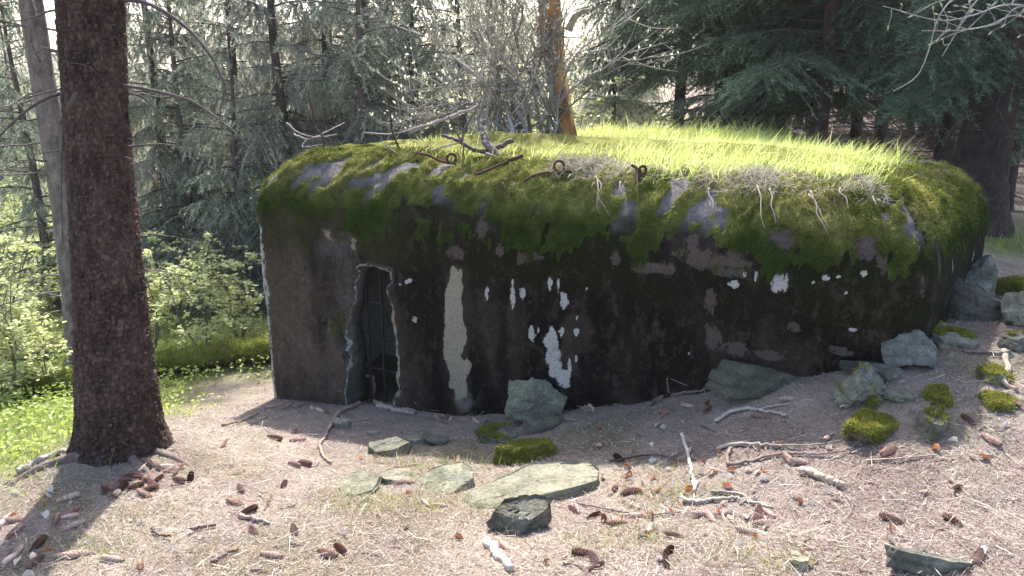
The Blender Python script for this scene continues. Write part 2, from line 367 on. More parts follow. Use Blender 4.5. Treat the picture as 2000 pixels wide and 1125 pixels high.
# --- surface relief, the spalled hollow beside the doorway
spall = np.clip(patch(645, 520, 40, 75, 8, .4, .5)+patch(668, 600, 26, 80, -8, .4, .5)+patch(660, 478, 50, 28, 0, .4, .5)+patch(684, 665, 16, 70, -4, .4, .4)+patch(755, 540, 14, 18, 0, .5, .6)+patch(766, 690, 9, 90, 3, .5, .5)+patch(725, 522, 36, 8, -5, .5, .5), 0, 1)
rel = .014*fbm(WP*2.2, 3, 1)+.006*fbm(WP*15, 3, 2)-.010*sm(.35, .6, fbm(WP*8, 3, 14))+.0035*np.abs(fbm(WP*45, 2, 6))
crag = fbm(WP*16, 4, 8)
rel = rel-spall*(.06+.07*crag+.03*np.abs(fbm(WP*40, 2, 12)))
BVd = BV+BN*rel[..., None]
# --- colours: brown wash, black algae, bare concrete, lime runs, painted sunlit corner strip
def mixc(c, col, m): return c*(1-m[..., None])+np.asarray(col, float)*m[..., None]
stv = fbm(np.stack([S*7, LV*1.1, 0*S], -1), 4, 51); big = fbm(np.stack([S*1.6, LV*1.3, 0*S], -1), 3, 52); fine = fbm(WP*28, 3, 53)
c = np.ones(BV.shape)*np.array([.105, .085, .074]); c = c*(1+.35*wob2[..., None]+.3*fine[..., None])
s_door = find(800, 600)[0]; s_mid = find(1000, 600)[0]; s_end = find(1740, 560)[0]
black = sm(-.05, .30, .55*big+.4*stv+.28*sm(s_door-.1, s_mid+.3, S)*(1-.5*sm(s_end-.1, s_end+.5, S))+.22*sm(.1, .6, LV)*sm(s_door-.6, s_door, S)-.12)
c = mixc(c, np.array([.016, .0135, .0135]), black*.93)
gfilm = sm(.28, .60, LV+.22*stv+.08*wob)*sm(.0, .35, .5+big*.8+.4*stv+.5*sm(s_end+.15, s_end+.5, S)); c = mixc(c, np.array([.045, .062, .014]), gfilm*.75*np.maximum(sm(.38, .62, LV+.1*stv), sm(s_end+.22, s_end+.6, S)*.7*sm(-.3, .3, stv+.3*big))); drip = sm(.30, .62, LV+.18*stv+.05*wob)*(1-.6*gfilm); c = mixc(c, np.array([.018, .017, .010]), drip*.8*sm(.95, .6, LV))
speck = sm(.42, .58, fbm(WP*9, 4, 61)+.25*fbm(WP*2, 2, 62)-.1)*sm(s_mid-.4, s_mid+.6, S)*sm(.75, .3, LV); c = mixc(c, np.array([.20, .165, .145]), speck*.75)
pits = sm(.50, .62, fbm(WP*36, 2, 63)); c = mixc(c, np.array([.24, .20, .18]), pits*.35*(1-sm(.4, .6, LV)))
low = sm(.25, .0, BV[..., 2]-h(BV[..., 0], BV[..., 1])-.08*wob2)*sm(s_mid, s_mid+1, S); c = mixc(c, np.array([.15, .12, .105]), low*.4*sm(-.2, .4, fbm(WP*11, 3, 66)))
mpink = np.zeros_like(S); mlime_sun = np.zeros_like(S); mcream = np.zeros_like(S)
for a in ((1540, 470, 28, 26, 0), (1690, 485, 18, 24, 0), (1410, 512, 66, 26, -6), (1440, 488, 26, 24, 0), (1265, 520, 30, 12, 5), (1300, 527, 16, 12, 0), (940, 442, 13, 30, -10), (1353, 472, 11, 26, -8), (1040, 500, 20, 9, 0), (1725, 505, 10, 30, 0),
          (890, 497, 17, 17, 0), (1200, 505, 8, 20, 0), (1015, 505, 8, 14, 0), (975, 490, 8, 14, 0), (1385, 590, 10, 24, 0), (1395, 660, 14, 26, 0), (1440, 680, 30, 16, 0), (1550, 640, 12, 10, 0), (1500, 690, 30, 9, 0), (1830, 510, 5, 35, 0), (1860, 470, 5, 26, 0), (1895, 430, 6, 22, 0), (1775, 460, 8, 34, 15), (1800, 560, 5, 22, 0), (1640, 685, 22, 8, 0)):
    mpink = np.maximum(mpink, patch(*a, edge=1.3, rag=.5))
c = mixc(c, np.array([.15, .13, .11]), np.clip(patch(1130, 650, 26, 34, 0, .6)+patch(1110, 700, 22, 40, 0, .6), 0, 1)*.7)
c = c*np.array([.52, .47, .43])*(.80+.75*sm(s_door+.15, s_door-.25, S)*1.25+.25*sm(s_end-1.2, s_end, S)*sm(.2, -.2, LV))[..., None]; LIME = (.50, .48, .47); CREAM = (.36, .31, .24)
mcream = np.clip(.9*patch(768, 640, 6, 70, 2, .8, .4)+.9*patch(772, 725, 7, 60, 2, .8, .4)+.9*patch(683, 718, 6, 44, 0, .8, .4)+.7*patch(684, 480, 8, 24, 10, .8, .5)+.7*patch(632, 462, 8, 12, 0, .8, .5)+patch(886, 590, 18, 70, 0, .7, .15)+patch(890, 665, 22, 66, 0, .7, .15)+patch(898, 735, 20, 56, 0, .8, .3), 0, 1)
c = mixc(c, np.array([.28, .25, .22]), patch(905, 782, 17, 26, 0, .7)*.6)
for a in ((1077, 668, 12, 30, 0), (1086, 705, 16, 34, 0), (1098, 738, 17, 20, 0), (1114, 722, 4, 26, 0), (1001, 575, 4, 30, 0), (1075, 554, 5, 13, 0), (1092, 555, 3, 12, 0), (1103, 587, 8, 19, -10), (1041, 652, 6, 14, 0), (1052, 643, 3, 5, 0),
          (1098, 648, 5, 10, 0), (1125, 650, 6, 8, 0), (1126, 620, 2, 5, 0), (1125, 700, 3, 8, 0), (1525, 551, 15, 20, 0), (1434, 553, 9, 9, 0), (1478, 539, 4, 11, 0), (1455, 537, 4, 8, 0), (1615, 544, 6, 6, 0), (1588, 550, 4, 4, 0), (1660, 642, 8, 5, 0), (1684, 535, 7, 6, 0), (950, 572, 4, 12, 0), (1020, 572, 7, 12, 0), (1640, 540, 4, 4, 0),
          (800, 548, 7, 4, 30), (783, 553, 3, 4, 0), (810, 622, 7, 6, 0), (1860, 520, 3, 16, 0), (1900, 500, 3, 14, 0), (1655, 575, 4, 2, 0), (1148, 562, 3, 4, 0), (1345, 690, 3, 4, 0)):
    mlime_sun = np.maximum(mlime_sun, patch(*a, edge=1.2, rag=.3))
c = mixc(c, np.array([.125, .115, .105])*(1+.6*crag[..., None])*1.0, spall*.85)
c = mixc(c, np.array([.46, .42, .36]), np.clip(patch(766, 640, 7, 46, 4, .4)+patch(770, 720, 6, 60, 3, .4)+patch(684, 480, 9, 22, 10, .4)+patch(632, 462, 8, 12, 0, .4)+patch(683, 715, 4, 40, 0, .4), 0, 1)*.75*sm(-.3, .2, crag))
c = mixc(c, np.array([.12, .13, .035]), patch(652, 640, 14, 26, 0, .7)*.7)
sun_edge = sm(.17, .08, S+.03*wob)+sm(sarc[-1]-.05, sarc[-1], S); mlime_sun = np.maximum(mlime_sun, np.clip(sun_edge, 0, 1)*sm(.75, .6, LV)*.62)  # sunlit strip along the left corner, painted pale through the lime mask
# bare grey concrete of the cap under the moss
capc = np.array([.19, .175, .175])*(1+.4*fine[..., None]); cw = sm(.85, 1.02, LV+.08*wob)[..., None]; c = c*(1-cw)+capc*cw
i0 = (np.arange(NK-1)[:, None]*NR+np.arange(NR)[None]); i1 = (np.arange(NK-1)[:, None]*NR+(np.arange(NR)[None]+1) % NR)
BF = np.stack([i0, i1, i1+NR, i0+NR], -1).reshape(-1, 4)
bunker = empty("bunker", (float(A0[0]), float(A0[1]), -.66), "low concrete bunker with dark stained walls and mossy rounded roof edge", "bunker")
BO = np.array([A0[0], A0[1], -.66])
capF = [np.arange(NR)[::-1][None], ((NK-1)*NR+np.arange(NR))[None]]
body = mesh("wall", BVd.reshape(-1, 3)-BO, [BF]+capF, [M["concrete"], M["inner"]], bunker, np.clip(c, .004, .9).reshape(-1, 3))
st4 = np.ones((NK*NR, 4), np.float32); st4[:, 0] = mlime_sun.ravel(); st4[:, 1] = mcream.ravel(); st4[:, 2] = mpink.ravel()
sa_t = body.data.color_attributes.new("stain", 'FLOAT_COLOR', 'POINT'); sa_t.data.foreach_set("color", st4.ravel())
# doorway: ragged opening cut through the wall
def wallpt(u, v):
    d = ray(u, v); nrm = np.array([E2[0], E2[1], 0]); o = np.array([0, 0, CAMZ])
    t = ((np.array([*A0, 0])-o)@nrm)/(d@nrm); q = o+d*t; return (q[:2]-A0)@E1, q[2]
left = [(668, 815), (676, 760), (679, 715), (673, 680), (668, 640), (676, 600), (684, 560), (690, 530), (697, 521)]
right = [(720, 522), (742, 529), (753, 534), (755, 560), (758, 590), (762, 620), (764, 645), (770, 680), (772, 700), (768, 725), (766, 750), (770, 775), (774, 815)]
oc = [wallpt(*p) for p in left+right]; oc[0] = (oc[0][0], -.95); oc[-1] = (oc[-1][0], -.95)
dens = []
for k in range(len(oc)-1):
    a, b = np.array(oc[k]), np.array(oc[k+1]); m = max(1, int(np.linalg.norm(b-a)/.02))
    for j in range(m): dens.append(a+(b-a)*j/m)
dens.append(np.array(oc[-1])); dens = np.array(dens)
jit = fbm(np.concatenate([dens*11, np.zeros((len(dens), 1))], 1), 3, 71)[:, None]*.02; jit[:2] = 0; jit[-2:] = 0
dens = dens+np.concatenate([jit, jit*.4], 1)
def W3(s, z, d): return np.array([A0[0]+E1[0]*s+E2[0]*d, A0[1]+E1[1]*s+E2[1]*d, z])
nd = len(dens); cen = dens.mean(0)
layers = [(-.25, 1.0), (.02, 1.0), (.09, .985), (.22, .98)]
CV = np.concatenate([[W3(cen[0]+(q[0]-cen[0])*sc, cen[1]+(q[1]-cen[1])*sc, d) for q in dens] for d, sc in layers])
cf = []
for L_ in range(len(layers)-1):
    for j in range(nd): cf.append((L_*nd+j, L_*nd+(j+1) % nd, (L_+1)*nd+(j+1) % nd, (L_+1)*nd+j))
def boolcut(target, V, F, name, m="inner"):
    zst = np.zeros((len(V), 4), np.float32)
    cu = mesh(name, V-BO, F, [M[m]], bunker, np.full((len(V), 3), .08))
    cu.data.color_attributes.new("stain", 'FLOAT_COLOR', 'POINT').data.foreach_set("color", zst.ravel())
    import bmesh
    bm = bmesh.new(); bm.from_mesh(cu.data); bmesh.ops.recalc_face_normals(bm, faces=bm.faces); bm.to_mesh(cu.data); bm.free()
    md = target.modifiers.new("cut", 'BOOLEAN'); md.operation = 'DIFFERENCE'; md.object = cu; md.solver = 'EXACT'; md.material_mode = 'TRANSFER'
    bpy.context.view_layer.update()
    dg = bpy.context.evaluated_depsgraph_get(); nm = bpy.data.meshes.new_from_object(target.evaluated_get(dg))
    target.modifiers.clear(); target.data = nm
    bpy.data.objects.remove(cu)
s0, s1 = dens[:, 0].min(), dens[:, 0].max()
boolcut(body, CV, [np.array(cf), np.arange(nd)[None, ::-1], ((len(layers)-1)*nd+np.arange(nd))[None]], "cutter", "jamb")
sa, sb, za, zb, d0, d1 = s0-.45, s1+.35, -.9, .47, .20, 1.0
RV = np.array([W3(s, z, d) for d in (d0, d1) for s in (sa, sb) for z in (za, zb)])
boolcut(body, RV, np.array([(0, 1, 3, 2), (4, 6, 7, 5), (0, 4, 5, 1), (2, 3, 7, 6), (0, 2, 6, 4), (1, 5, 7, 3)]), "cutter")
# door grille
def bar(name, a, b, w, d, parent, m):
    a = np.array(a); b = np.array(b); ax = (b-a)/np.linalg.norm(b-a)
    e2 = np.array([E2[0], E2[1], 0]); sd = np.cross(ax, e2)
    V = np.array([p+sd*w*i+e2*d*j for p in (a, b) for i in (-.5, .5) for j in (-.5, .5)])
    return mesh(name, V-BO, np.array([(0, 1, 3, 2), (4, 6, 7, 5), (0, 4, 5, 1), (2, 3, 7, 6), (0, 2, 6, 4), (1, 5, 7, 3)]), m, parent, None, False)
gd = .155; gs0 = s0+.0; gs1 = s1+.06
bar("door_frame", W3(gs0+.02, -.62, gd), W3(gs0+.02, .44, gd), .05, .05, bunker, M["iron"])
for k in range(1, 4): bar("grille_bar", W3(gs0+.02+.125*k, -.62, gd), W3(gs0+.02+.125*k, .44, gd), .014, .014, bunker, M["iron"])
for z in (-.32, -.08, .16): bar("grille_bar", W3(gs0, z, gd+.012), W3(gs1, z, gd+.012), .014, .010, bunker, M["iron"])
# bent reinforcement rods in the broken hollow
def rods(name, pts, r, parent, dout=0.0):
    P = [W3(*wallpt(u, v), d) for u, v, d in pts]; mb = MB(); add_tube(mb, resample(P, 14), r, 6); return mb.build(name, M["rust"], parent, off=BO)
rods("rebar", [(648, 500, .03), (652, 560, -.01), (656, 610, .0), (660, 662, .04)], .006, bunker)
rods("rebar", [(661, 508, .05), (666, 540, -.01), (672, 560, -.01), (668, 578, .04)], .005, bunker)
rods("rebar", [(664, 630, .05), (672, 610, 0), (684, 596, .02)], .005, bunker)
rods("rebar", [(628, 505, .05), (629, 545, .0), (632, 590, .05)], .005, bunker)
# --- moss sheet over the rounded cap
mr0 = int(np.argmax(LV[:, 0] > .22)); mr1 = int(np.argmax(LV[:, 0] > 1.62)); mr1 = mr1 if mr1 > mr0 else NK
sub = slice(mr0, mr1)
mm = .35*fbm(np.stack([S*3.2, LV*2.2, 0*S], -1), 4, 81)+.35*fbm(np.stack([S*9, LV*5, 0*S], -1), 3, 82)
dripz = .70+.07*sm(s_mid+.8, s_end, S)+.10*fbm(np.stack([S*11, LV*1.0, 0*S], -1), 3, 83)+.10*fbm(np.stack([S*38, LV*5, 0*S], -1), 3, 94)
mm = mm-.025-.04*sm(s_end-.2, s_end+.2, S)+.30*np.minimum(fbm(np.stack([S*20, LV*9, 0*S], -1), 3, 91), .25)+.25*sm(dripz-.02, dripz+.16, LV)-.75*sm(dripz+.02, dripz-.08, LV)-.08*sm(.95, 1.2, LV)*sm(-.1, .4, fbm(np.stack([S*4, LV*9, 0*S], -1), 3, 88))
for a in ((598, 345, 9, 30, -25), (612, 372, 8, 14, 0), (735, 350, 60, 10, 22), (795, 325, 30, 8, 20), (690, 356, 10, 10, 0), (840, 418, 60, 9, 0), (935, 428, 8, 30, -8), (1048, 408, 3, 16, -20), (1300, 398, 10, 22, 0), (1362, 475, 6, 26, -8), (1540, 470, 18, 22, 0), (1690, 485, 12, 22, 0), (1430, 505, 40, 14, 0), (1735, 395, 18, 7, -35), (1785, 440, 8, 34, 18), (1860, 470, 4, 30, 0), (1895, 430, 4, 25, 0), (1200, 500, 5, 20, 0), (1065, 460, 4, 20, -10), (1840, 400, 3, 24, 0), (1815, 430, 3, 34, 0)):
    mm = mm-.75*patch(*a, edge=1.1, rag=1.1)
mm = np.clip(mm, -.6, .7)
mth = np.where(mm > 0, np.minimum(mm, .4)*.055*(.75+1.1*fbm(WP*9, 3, 84))+.016*sm(0, .12, mm)*(.8+1.5*fbm(np.stack([S*26, LV*15, 0*S], -1), 3, 85)), mm*.12)
tpr = sm(.66, 1.12, LV); mth = mth*tpr + np.where(mm > 0, .0035*(1+fbm(WP*40, 2, 92)), -.012)*(1-tpr)
MVt = (BVd+BN*mth[..., None])[sub]
lit = np.clip(.5+.9*fbm(WP*5, 4, 86), 0, 1)[..., None]
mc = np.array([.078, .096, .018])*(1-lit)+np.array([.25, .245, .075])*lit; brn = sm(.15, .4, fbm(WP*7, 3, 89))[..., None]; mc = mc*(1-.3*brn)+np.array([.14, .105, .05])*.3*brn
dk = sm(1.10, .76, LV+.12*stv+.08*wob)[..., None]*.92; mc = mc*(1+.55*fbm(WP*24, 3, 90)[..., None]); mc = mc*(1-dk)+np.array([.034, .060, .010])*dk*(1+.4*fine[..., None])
mk = MVt.shape[0]; j0 = (np.arange(mk-1)[:, None]*NR+np.arange(NR)[None]); j1 = (np.arange(mk-1)[:, None]*NR+(np.arange(NR)[None]+1) % NR)
MFc = np.stack([j0, j1, j1+NR, j0+NR], -1)
keep = (mm[sub][:-1] > -.12) | (mm[sub][1:] > -.12)
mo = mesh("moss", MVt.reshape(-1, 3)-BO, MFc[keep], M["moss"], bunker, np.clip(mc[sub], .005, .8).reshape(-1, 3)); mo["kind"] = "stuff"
# moss fronds
wts = ((mm[sub] > .05)*np.where(S[sub] < sarc[-1]*.62, 1, .05)*sm(.25, .7, LV[sub])*(LV[sub] < 1.55)).ravel(); wts = wts/wts.sum()
NF = 110000; pk = R.choice(len(wts), NF, p=wts)
mv3 = MVt.reshape(-1, 3)[pk]+R.normal(size=(NF, 3))*.006; mn = BN[sub].reshape(-1, 3)[pk]
dn = np.array([0, 0, -1.])-mn*(-mn[:, 2:3]); dirm = mn*.55+dn*R.uniform(.2, 1.3, (NF, 1))+R.normal(size=(NF, 3))*.35
Vb, Fb = blades(mv3, dirm, R.uniform(.006, .018, NF), R.uniform(.003, .007, NF))
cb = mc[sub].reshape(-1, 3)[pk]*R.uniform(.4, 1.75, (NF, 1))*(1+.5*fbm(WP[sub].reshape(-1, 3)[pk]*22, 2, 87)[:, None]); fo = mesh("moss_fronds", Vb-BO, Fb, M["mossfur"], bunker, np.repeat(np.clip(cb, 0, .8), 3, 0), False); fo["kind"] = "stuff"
# iron camouflage hooks set in the roof edge
def roof_pt(u, v, up=0.):
    d = (PU-u)**2+(PV-v)**2+np.where(FRONT & (BN[..., 2] > .05), 0, 1e9); k = np.unravel_index(np.argmin(d), d.shape)
    return BVd[k]+BN[k]*(.045+up)
def hook(pts, r=.009, n=60, Y=None):
    P = [roof_pt(*p[:2], p[2]) if len(p) == 3 else at_y(*p[:2], roof_pt(p[2], p[3])[1]) for p in pts]
    mb = MB(); add_tube(mb, resample(P, n), r, 8); return mb.build("hook", M["rust"], bunker, off=BO)
def hook_ring(pre, ctr, rpx, post, anchor, r=.008):
    """a rod that is bent into one full ring and runs on; pixel hints at the depth of its anchor on the roof"""
    Y = roof_pt(*anchor)[1]-.05; P = [at_y(u, v, Y) for u, v in pre]
    for k in range(15):
        a = math.radians(90-k*390/14); P.append(at_y(ctr[0]+rpx*math.cos(a)*.95, ctr[1]+rpx*math.sin(a), Y)+np.array([0, -.018*k/14, 0]))
    P += [at_y(u, v, Y-.018) for u, v in post]; mb = MB(); add_tube(mb, resample(P, 90), r, 8); return mb.build("hook", M["rust"], bunker, off=BO)
hook_ring([(812, 298), (835, 303), (862, 315)], (882, 309), 9, [(890, 324), (912, 325), (927, 324), (931, 331)], (870, 318))
hook_ring([(1024, 354), (1040, 344), (1060, 338), (1078, 336)], (1092, 324), 10, [(1102, 334), (1125, 336), (1144, 337), (1150, 342), (1151, 352)], (1085, 340))
hook_ring([(1233, 322), (1243, 329), (1247, 348)], (1255, 331), 7, [(1250, 342), (1247, 356)], (1247, 350), .008)
hook([(938, 356, .02), (965, 346, .03), (1000, 334, .03), (1022, 327, .03)], .008)
hook([(998, 335, .03), (1010, 331, .032), (1023, 327, .032)], .013, 12)
def rod_up(pts, anchor, r=.007):
    Y = roof_pt(*anchor)[1]; mb = MB(); add_tube(mb, resample([at_y(u, v, Y) for u, v in pts], 30), r, 7); return mb.build("hook", M["rust"], bunker, off=BO)
rod_up([(757, 188), (763, 225), (766, 256), (775, 280), (790, 306)], (788, 302))
rod_up([(601, 178), (610, 215), (616, 250), (630, 266), (632, 290)], (631, 284))

# ------------------------------------------------------------------ trees
def bark_trunk(P, rad, k, seed, amp, colr, fr=9.):
    """trunk surface with ridged plates; P axis points, rad radii"""
    P = np.asarray(P, float); n = len(P); th = np.arange(k)/k*2*np.pi
    cs, sn = np.cos(th), np.sin(th); rad = np.asarray(rad, float)
    q = np.stack([np.repeat(cs[None], n, 0)*rad[:, None]*fr*1.6, np.repeat(sn[None], n, 0)*rad[:, None]*fr*1.6, np.repeat(P[:, 2:3]*fr*.75, k, 1)], -1)
    r1 = fbm(q, 3, seed); r2 = 1-np.abs(fbm(q*1.9, 3, seed+5))*2.2
    d = amp*(.9*r1+.8*r2)
    rr = rad[:, None]+d
    V = np.stack([P[:, 0:1]+cs[None]*rr, P[:, 1:2]+sn[None]*rr, np.repeat(P[:, 2:3], k, 1)], -1)
    c = np.asarray(colr)*(1+.5*r1[..., None]+.35*(r2[..., None]-.4))
    i = np.arange(n-1)[:, None]*k; j = np.arange(k)[None]; j2 = (j+1) % k
    F = np.stack([i+j, i+j2, i+k+j2, i+k+j], -1).reshape(-1, 4)
    return V, F, np.clip(c, .008, .8)

def worley(a, b, s):
    """distance to the nearest and second cell centre and a random value per cell"""
    ia, ib = np.floor(a).astype(np.int64), np.floor(b).astype(np.int64); f1 = np.full(a.shape, 9.); f2 = f1.copy(); rid = np.zeros(a.shape)
    for da in (-1, 0, 1):
        for db in (-1, 0, 1):
            ca, cb = ia+da, ib+db; pa = ca+.15+.7*_h(ca, cb, 0*ca, s); pb = cb+.15+.7*_h(ca, cb, 0*ca, s+1); d = np.hypot(a-pa, b-pb)
            r_ = _h(ca, cb, 0*ca, s+2); nw = d < f1; f2 = np.where(nw, f1, np.minimum(f2, d)); rid = np.where(nw, r_, rid); f1 = np.where(nw, d, f1)
    return f1, f2, rid
def spruce_bough(mb, base, az, length, rise, droop, rng, needle_c, dens=1., hang=.5, wood_c=(.10, .08, .075), tuft=.05, live0=.12, nmi=1):
    """one bough: wood axis, side twigs, needles as small blades (material nmi)"""
    n = 12; t = np.linspace(0, 1, n); d = np.array([math.cos(az), math.sin(az), 0])
    P = base+d*(t*length)[:, None]; P[:, 2] += rise*length*t-droop*length*t**2+.12*length*np.clip(t-.7, 0, 1)**2*6
    P[1:] += np.cumsum(rng.normal(size=(n-1, 3))*.012*length, 0)*.5
    add_tube(mb, P, .014*length**.7*(1-.85*t)+.002, 4, wood_c, 0)
    side = np.array([-d[1], d[0], 0]); m = max(6, int(length*17*dens))
    tt = np.sort(rng.uniform(live0, 1, m)); ctr = np.stack([np.interp(tt, t, P[:, a]) for a in range(3)], -1)
    sg = np.where(rng.random(m) < .5, 1, -1)
    tl = length*(.12+.30*np.sin(np.clip((1.05-tt), 0, 1)*np.pi*.8)**.8)*rng.uniform(.6, 1.2, m)
    tdir = d*rng.uniform(.35, .9, m)[:, None]+side*(sg*rng.uniform(.5, 1., m))[:, None]; tdir[:, 2] -= hang*rng.uniform(.3, 1.6, m); tdir /= np.linalg.norm(tdir, axis=1)[:, None]
    sag = np.zeros((m, 3)); sag[:, 2] = -hang*.35
    # twig wood
    a = ctr; b = ctr+tdir*tl[:, None]+sag*tl[:, None]
    w = np.cross(tdir, rng.normal(size=(m, 3))); w /= np.linalg.norm(w, axis=1)[:, None]+1e-9
    mb.add(np.stack([a-w*.003, a+w*.003, b], 1).reshape(-1, 3), np.arange(3*m).reshape(-1, 3), wood_c, 0)
    cnt = np.maximum(3, (tl/.0125*dens).astype(int)); own = np.repeat(np.arange(m), cnt); f = rng.uniform(.0, 1.0, len(own))
    pb = ctr[own]+tdir[own]*(tl[own]*f)[:, None]+sag[own]*(tl[own]*f**2)[:, None]
    nd_ = tdir[own]*rng.uniform(.5, 1.1, len(own))[:, None]+rng.normal(size=(len(own), 3))*.5; nd_[:, 2] -= hang*.3
    V, F = blades(pb, nd_, rng.uniform(.6, 1.3, len(own))*tuft, .26*tuft, rng=rng)
    cc = np.asarray(needle_c)*rng.uniform(.6, 1.45, (len(own), 1)); tipw = (f > .8)[:, None]*.35; cc = cc*(1+tipw)
    mb.add(V, F, np.repeat(cc, 3, 0), nmi)

def dead_bough(mb, base, az, length, rng, colr, rise=.05, droop=.25, twigs=6, r0=.010):
    n = 10; t = np.linspace(0, 1, n); d = np.array([math.cos(az), math.sin(az), 0])
    P = base+d*(t*length)[:, None]; P[:, 2] += rise*length*t-droop*length*t**2
    P[1:] += np.cumsum(rng.normal(size=(n-1, 3))*.02*length, 0)*.6
    add_tube(mb, P, r0*(1-.8*t)+.0012, 4, np.asarray(colr)*rng.uniform(.7, 1.3), 0)
    for _ in range(twigs):
        f = rng.uniform(.2, .95); b = np.array([np.interp(f, t, P[:, a]) for a in range(3)])
        dd = d*rng.uniform(.2, .9)+rng.normal(size=3)*.5; dd /= np.linalg.norm(dd); L = length*rng.uniform(.12, .35)
        q = np.stack([b, b+dd*L*.5+rng.normal(size=3)*.02, b+dd*L+np.array([0, 0, -.1*L])])
        add_tube(mb, q, np.array([.004, .003, .001]), 3, np.asarray(colr)*rng.uniform(.7, 1.4), 0)

TREES = {}
def tree_kind(key, seed, H, r, live, dead, ncol, nb, lmax, hang, bcol, dead_col, dens=1., droop=.35, tuft=.05):
    """meshes of one kind of spruce, built at the origin: trunk, crown, dead lower branches"""
    rng = np.random.default_rng(seed); z = np.concatenate([np.linspace(-.3, 4, 90), np.linspace(4.2, H, 26)])
    wx = .05*np.sin(z*.6+seed)+.02*np.sin(z*1.7+seed*2); P = np.stack([wx-wx[6], .05*np.cos(z*.5+seed)-.05*math.cos(seed), z], -1)
    rad = r*(1-z/H*.9)+r*.55*np.exp(-np.maximum(z, 0)/.18)
    V, F, c = bark_trunk(P, np.maximum(rad, .012), 22, seed, r*.07, bcol, 9.)
    o = [("trunk", V.reshape(-1, 3), F, c.reshape(-1, 3))]
    ax = lambda zz: np.array([np.interp(zz, z, P[:, 0]), np.interp(zz, z, P[:, 1]), zz])
    mb = MB(); zz = live
    while zz < H-.3:
        up = (zz-live)/(H-live); L = lmax*(1-up)**.75*(.75+.5*rng.random())
        fine_ = zz < 4.6
        for a in range(nb if fine_ else max(3, nb-1)):
            spruce_bough(mb, ax(zz+rng.uniform(-.15, .15)), rng.uniform(0, 6.283), max(.35, L*rng.uniform(.7, 1.15)), rng.uniform(.0, .22)+.2*up, droop*rng.uniform(.6, 1.3)*(1-up), rng, ncol, dens if fine_ else dens*.55, hang, tuft=tuft if fine_ else tuft*2.0)
        zz += .32 if fine_ else .5
    o.append(("crown", mb))
    md = MB(); zz = .35
    while zz < live+.8:
        for _ in range(dead): dead_bough(md, ax(zz+rng.uniform(-.1, .1)), rng.uniform(0, 6.283), rng.uniform(.35, 1.)*lmax*.8, rng, dead_col, rng.uniform(-.05, .3), rng.uniform(.1, .5), 5, .009)
        zz += .3
    o.append(("dead_branches", md)); TREES[key] = o
def plant(key, name, loc, label, group, rz=0., sc=1., lean=(0, 0), sz=None):
    e = empty(name, loc, label, "tree", group, rz); e.scale = (sc, sc, sz or sc); e.rotation_euler.x, e.rotation_euler.y = lean
    o = TREES[key]
    if not isinstance(o[0], bpy.types.Object):
        t = mesh("trunk", o[0][1], o[0][2], M["bark"], e, o[0][3])
        cr = o[1][1].build("crown", [M["wood"], M["needle"]], e, False)
        ob = [t, cr]
        if o[2][1].n: ob.append(o[2][1].build("dead_branches", [M["wood"]], e))
        TREES[key] = ob
    else:
        for q in o:
            cq = q.copy(); link(cq, e)
    return e
GREY_N = (.37, .37, .31); TEAL = (.075, .115, .07); DARK_N = (.030, .060, .044)
tree_kind("grey", 1, 11, .13, .9, 4, GREY_N, 6, 1.9, 1.0, (.115, .09, .085), (.15, .125, .12), 1.5, .55, .06)
tree_kind("young", 2, 5.2, .075, .5, 3, (.27, .30, .23), 5, 1.35, .85, (.12, .09, .085), (.20, .17, .165), 1.35, .45, .06)
tree_kind("green", 3, 12, .10, 2.2, 5, TEAL, 6, 1.9, .45, (.075, .055, .052), (.12, .09, .085), 1.4, .40)
tree_kind("broad", 6, 12, .10, 1.45, 4, (.125, .18, .115), 6, 1.9, .4, (.075, .055, .052), (.12, .09, .085), 1.5, .32)
tree_kind("bare", 4, 13, .10, 3.3, 6, DARK_N, 3, 1.7, .5, (.070, .052, .050), (.11, .082, .078), .7, .3)
tree_kind("slim", 9, 12, .115, 3.6, 3, TEAL, 3, 1.5, .5, (.19, .155, .145), (.16, .13, .125), 1., .3)
def base_at(u, Y, v=300):
    q = at_y(u, v, Y); return (float(q[0]), float(Y), float(h(q[0], Y)))
def lab_tree(key, u, Y, label, rz, sc=1., lean=(0, 0), sz=None, group=None):
    x, y, z = base_at(u, Y); return plant(key, "spruce_tree", (x, y, z-.05), label, group, rz, sc, lean, sz)
lab_tree("slim", 100, 7.0, "slim grey-brown spruce trunk behind the thick trunk, standing in leafy saplings", 1.0, 1., (0, .035))
lab_tree("grey", 562, 10.2, "grey spruce with drooping boughs behind the bunker's door end", .4, .62)
lab_tree("grey", 640, 11.6, "grey spruce with trailing lichen-pale boughs beside its twin behind the roof", 2.9, .8)
lab_tree("young", 362, 10.4, "young spruce with thin dark stem above the mossy fallen log", 5.1, .9)
lab_tree("young", 800, 11.5, "young bluish spruce behind the tangle of bare shrub stems", 3.0, .95)
lab_tree("young", 220, 12.0, "young spruce half hidden by the thick foreground trunk", 1.7, 1.0)
lab_tree("green", 1402, 10.4, "dark straight spruce rising behind the middle of the grassy roof", 1.0, .85)
lab_tree("green", 1322, 12.2, "dark spruce with a crooked foot behind the grassy roof", 4.0, .9, (0, .03))
lab_tree("broad", 1590, 9.0, "spruce with broad teal boughs hanging low over the grassy roof", 0.6, .92)
lab_tree("broad", 1490, 10.3, "spruce with dense blue-green boughs behind the broad teal spruce", 2.2, .8)
lab_tree("young", 60, 10.6, "young spruce in the leafy thicket behind the slim grey-brown trunk", 1.2, .9)
lab_tree("young", 455, 9.4, "grey spruce with hanging lichen twigs close behind the bunker corner", 3.9, .7)
lab_tree("young", 905, 9.6, "young spruce close behind the budding shrub", .7, .8)
lab_tree("young", 715, 9.4, "young pale spruce behind the upright rusty rod", 4.9, .85)
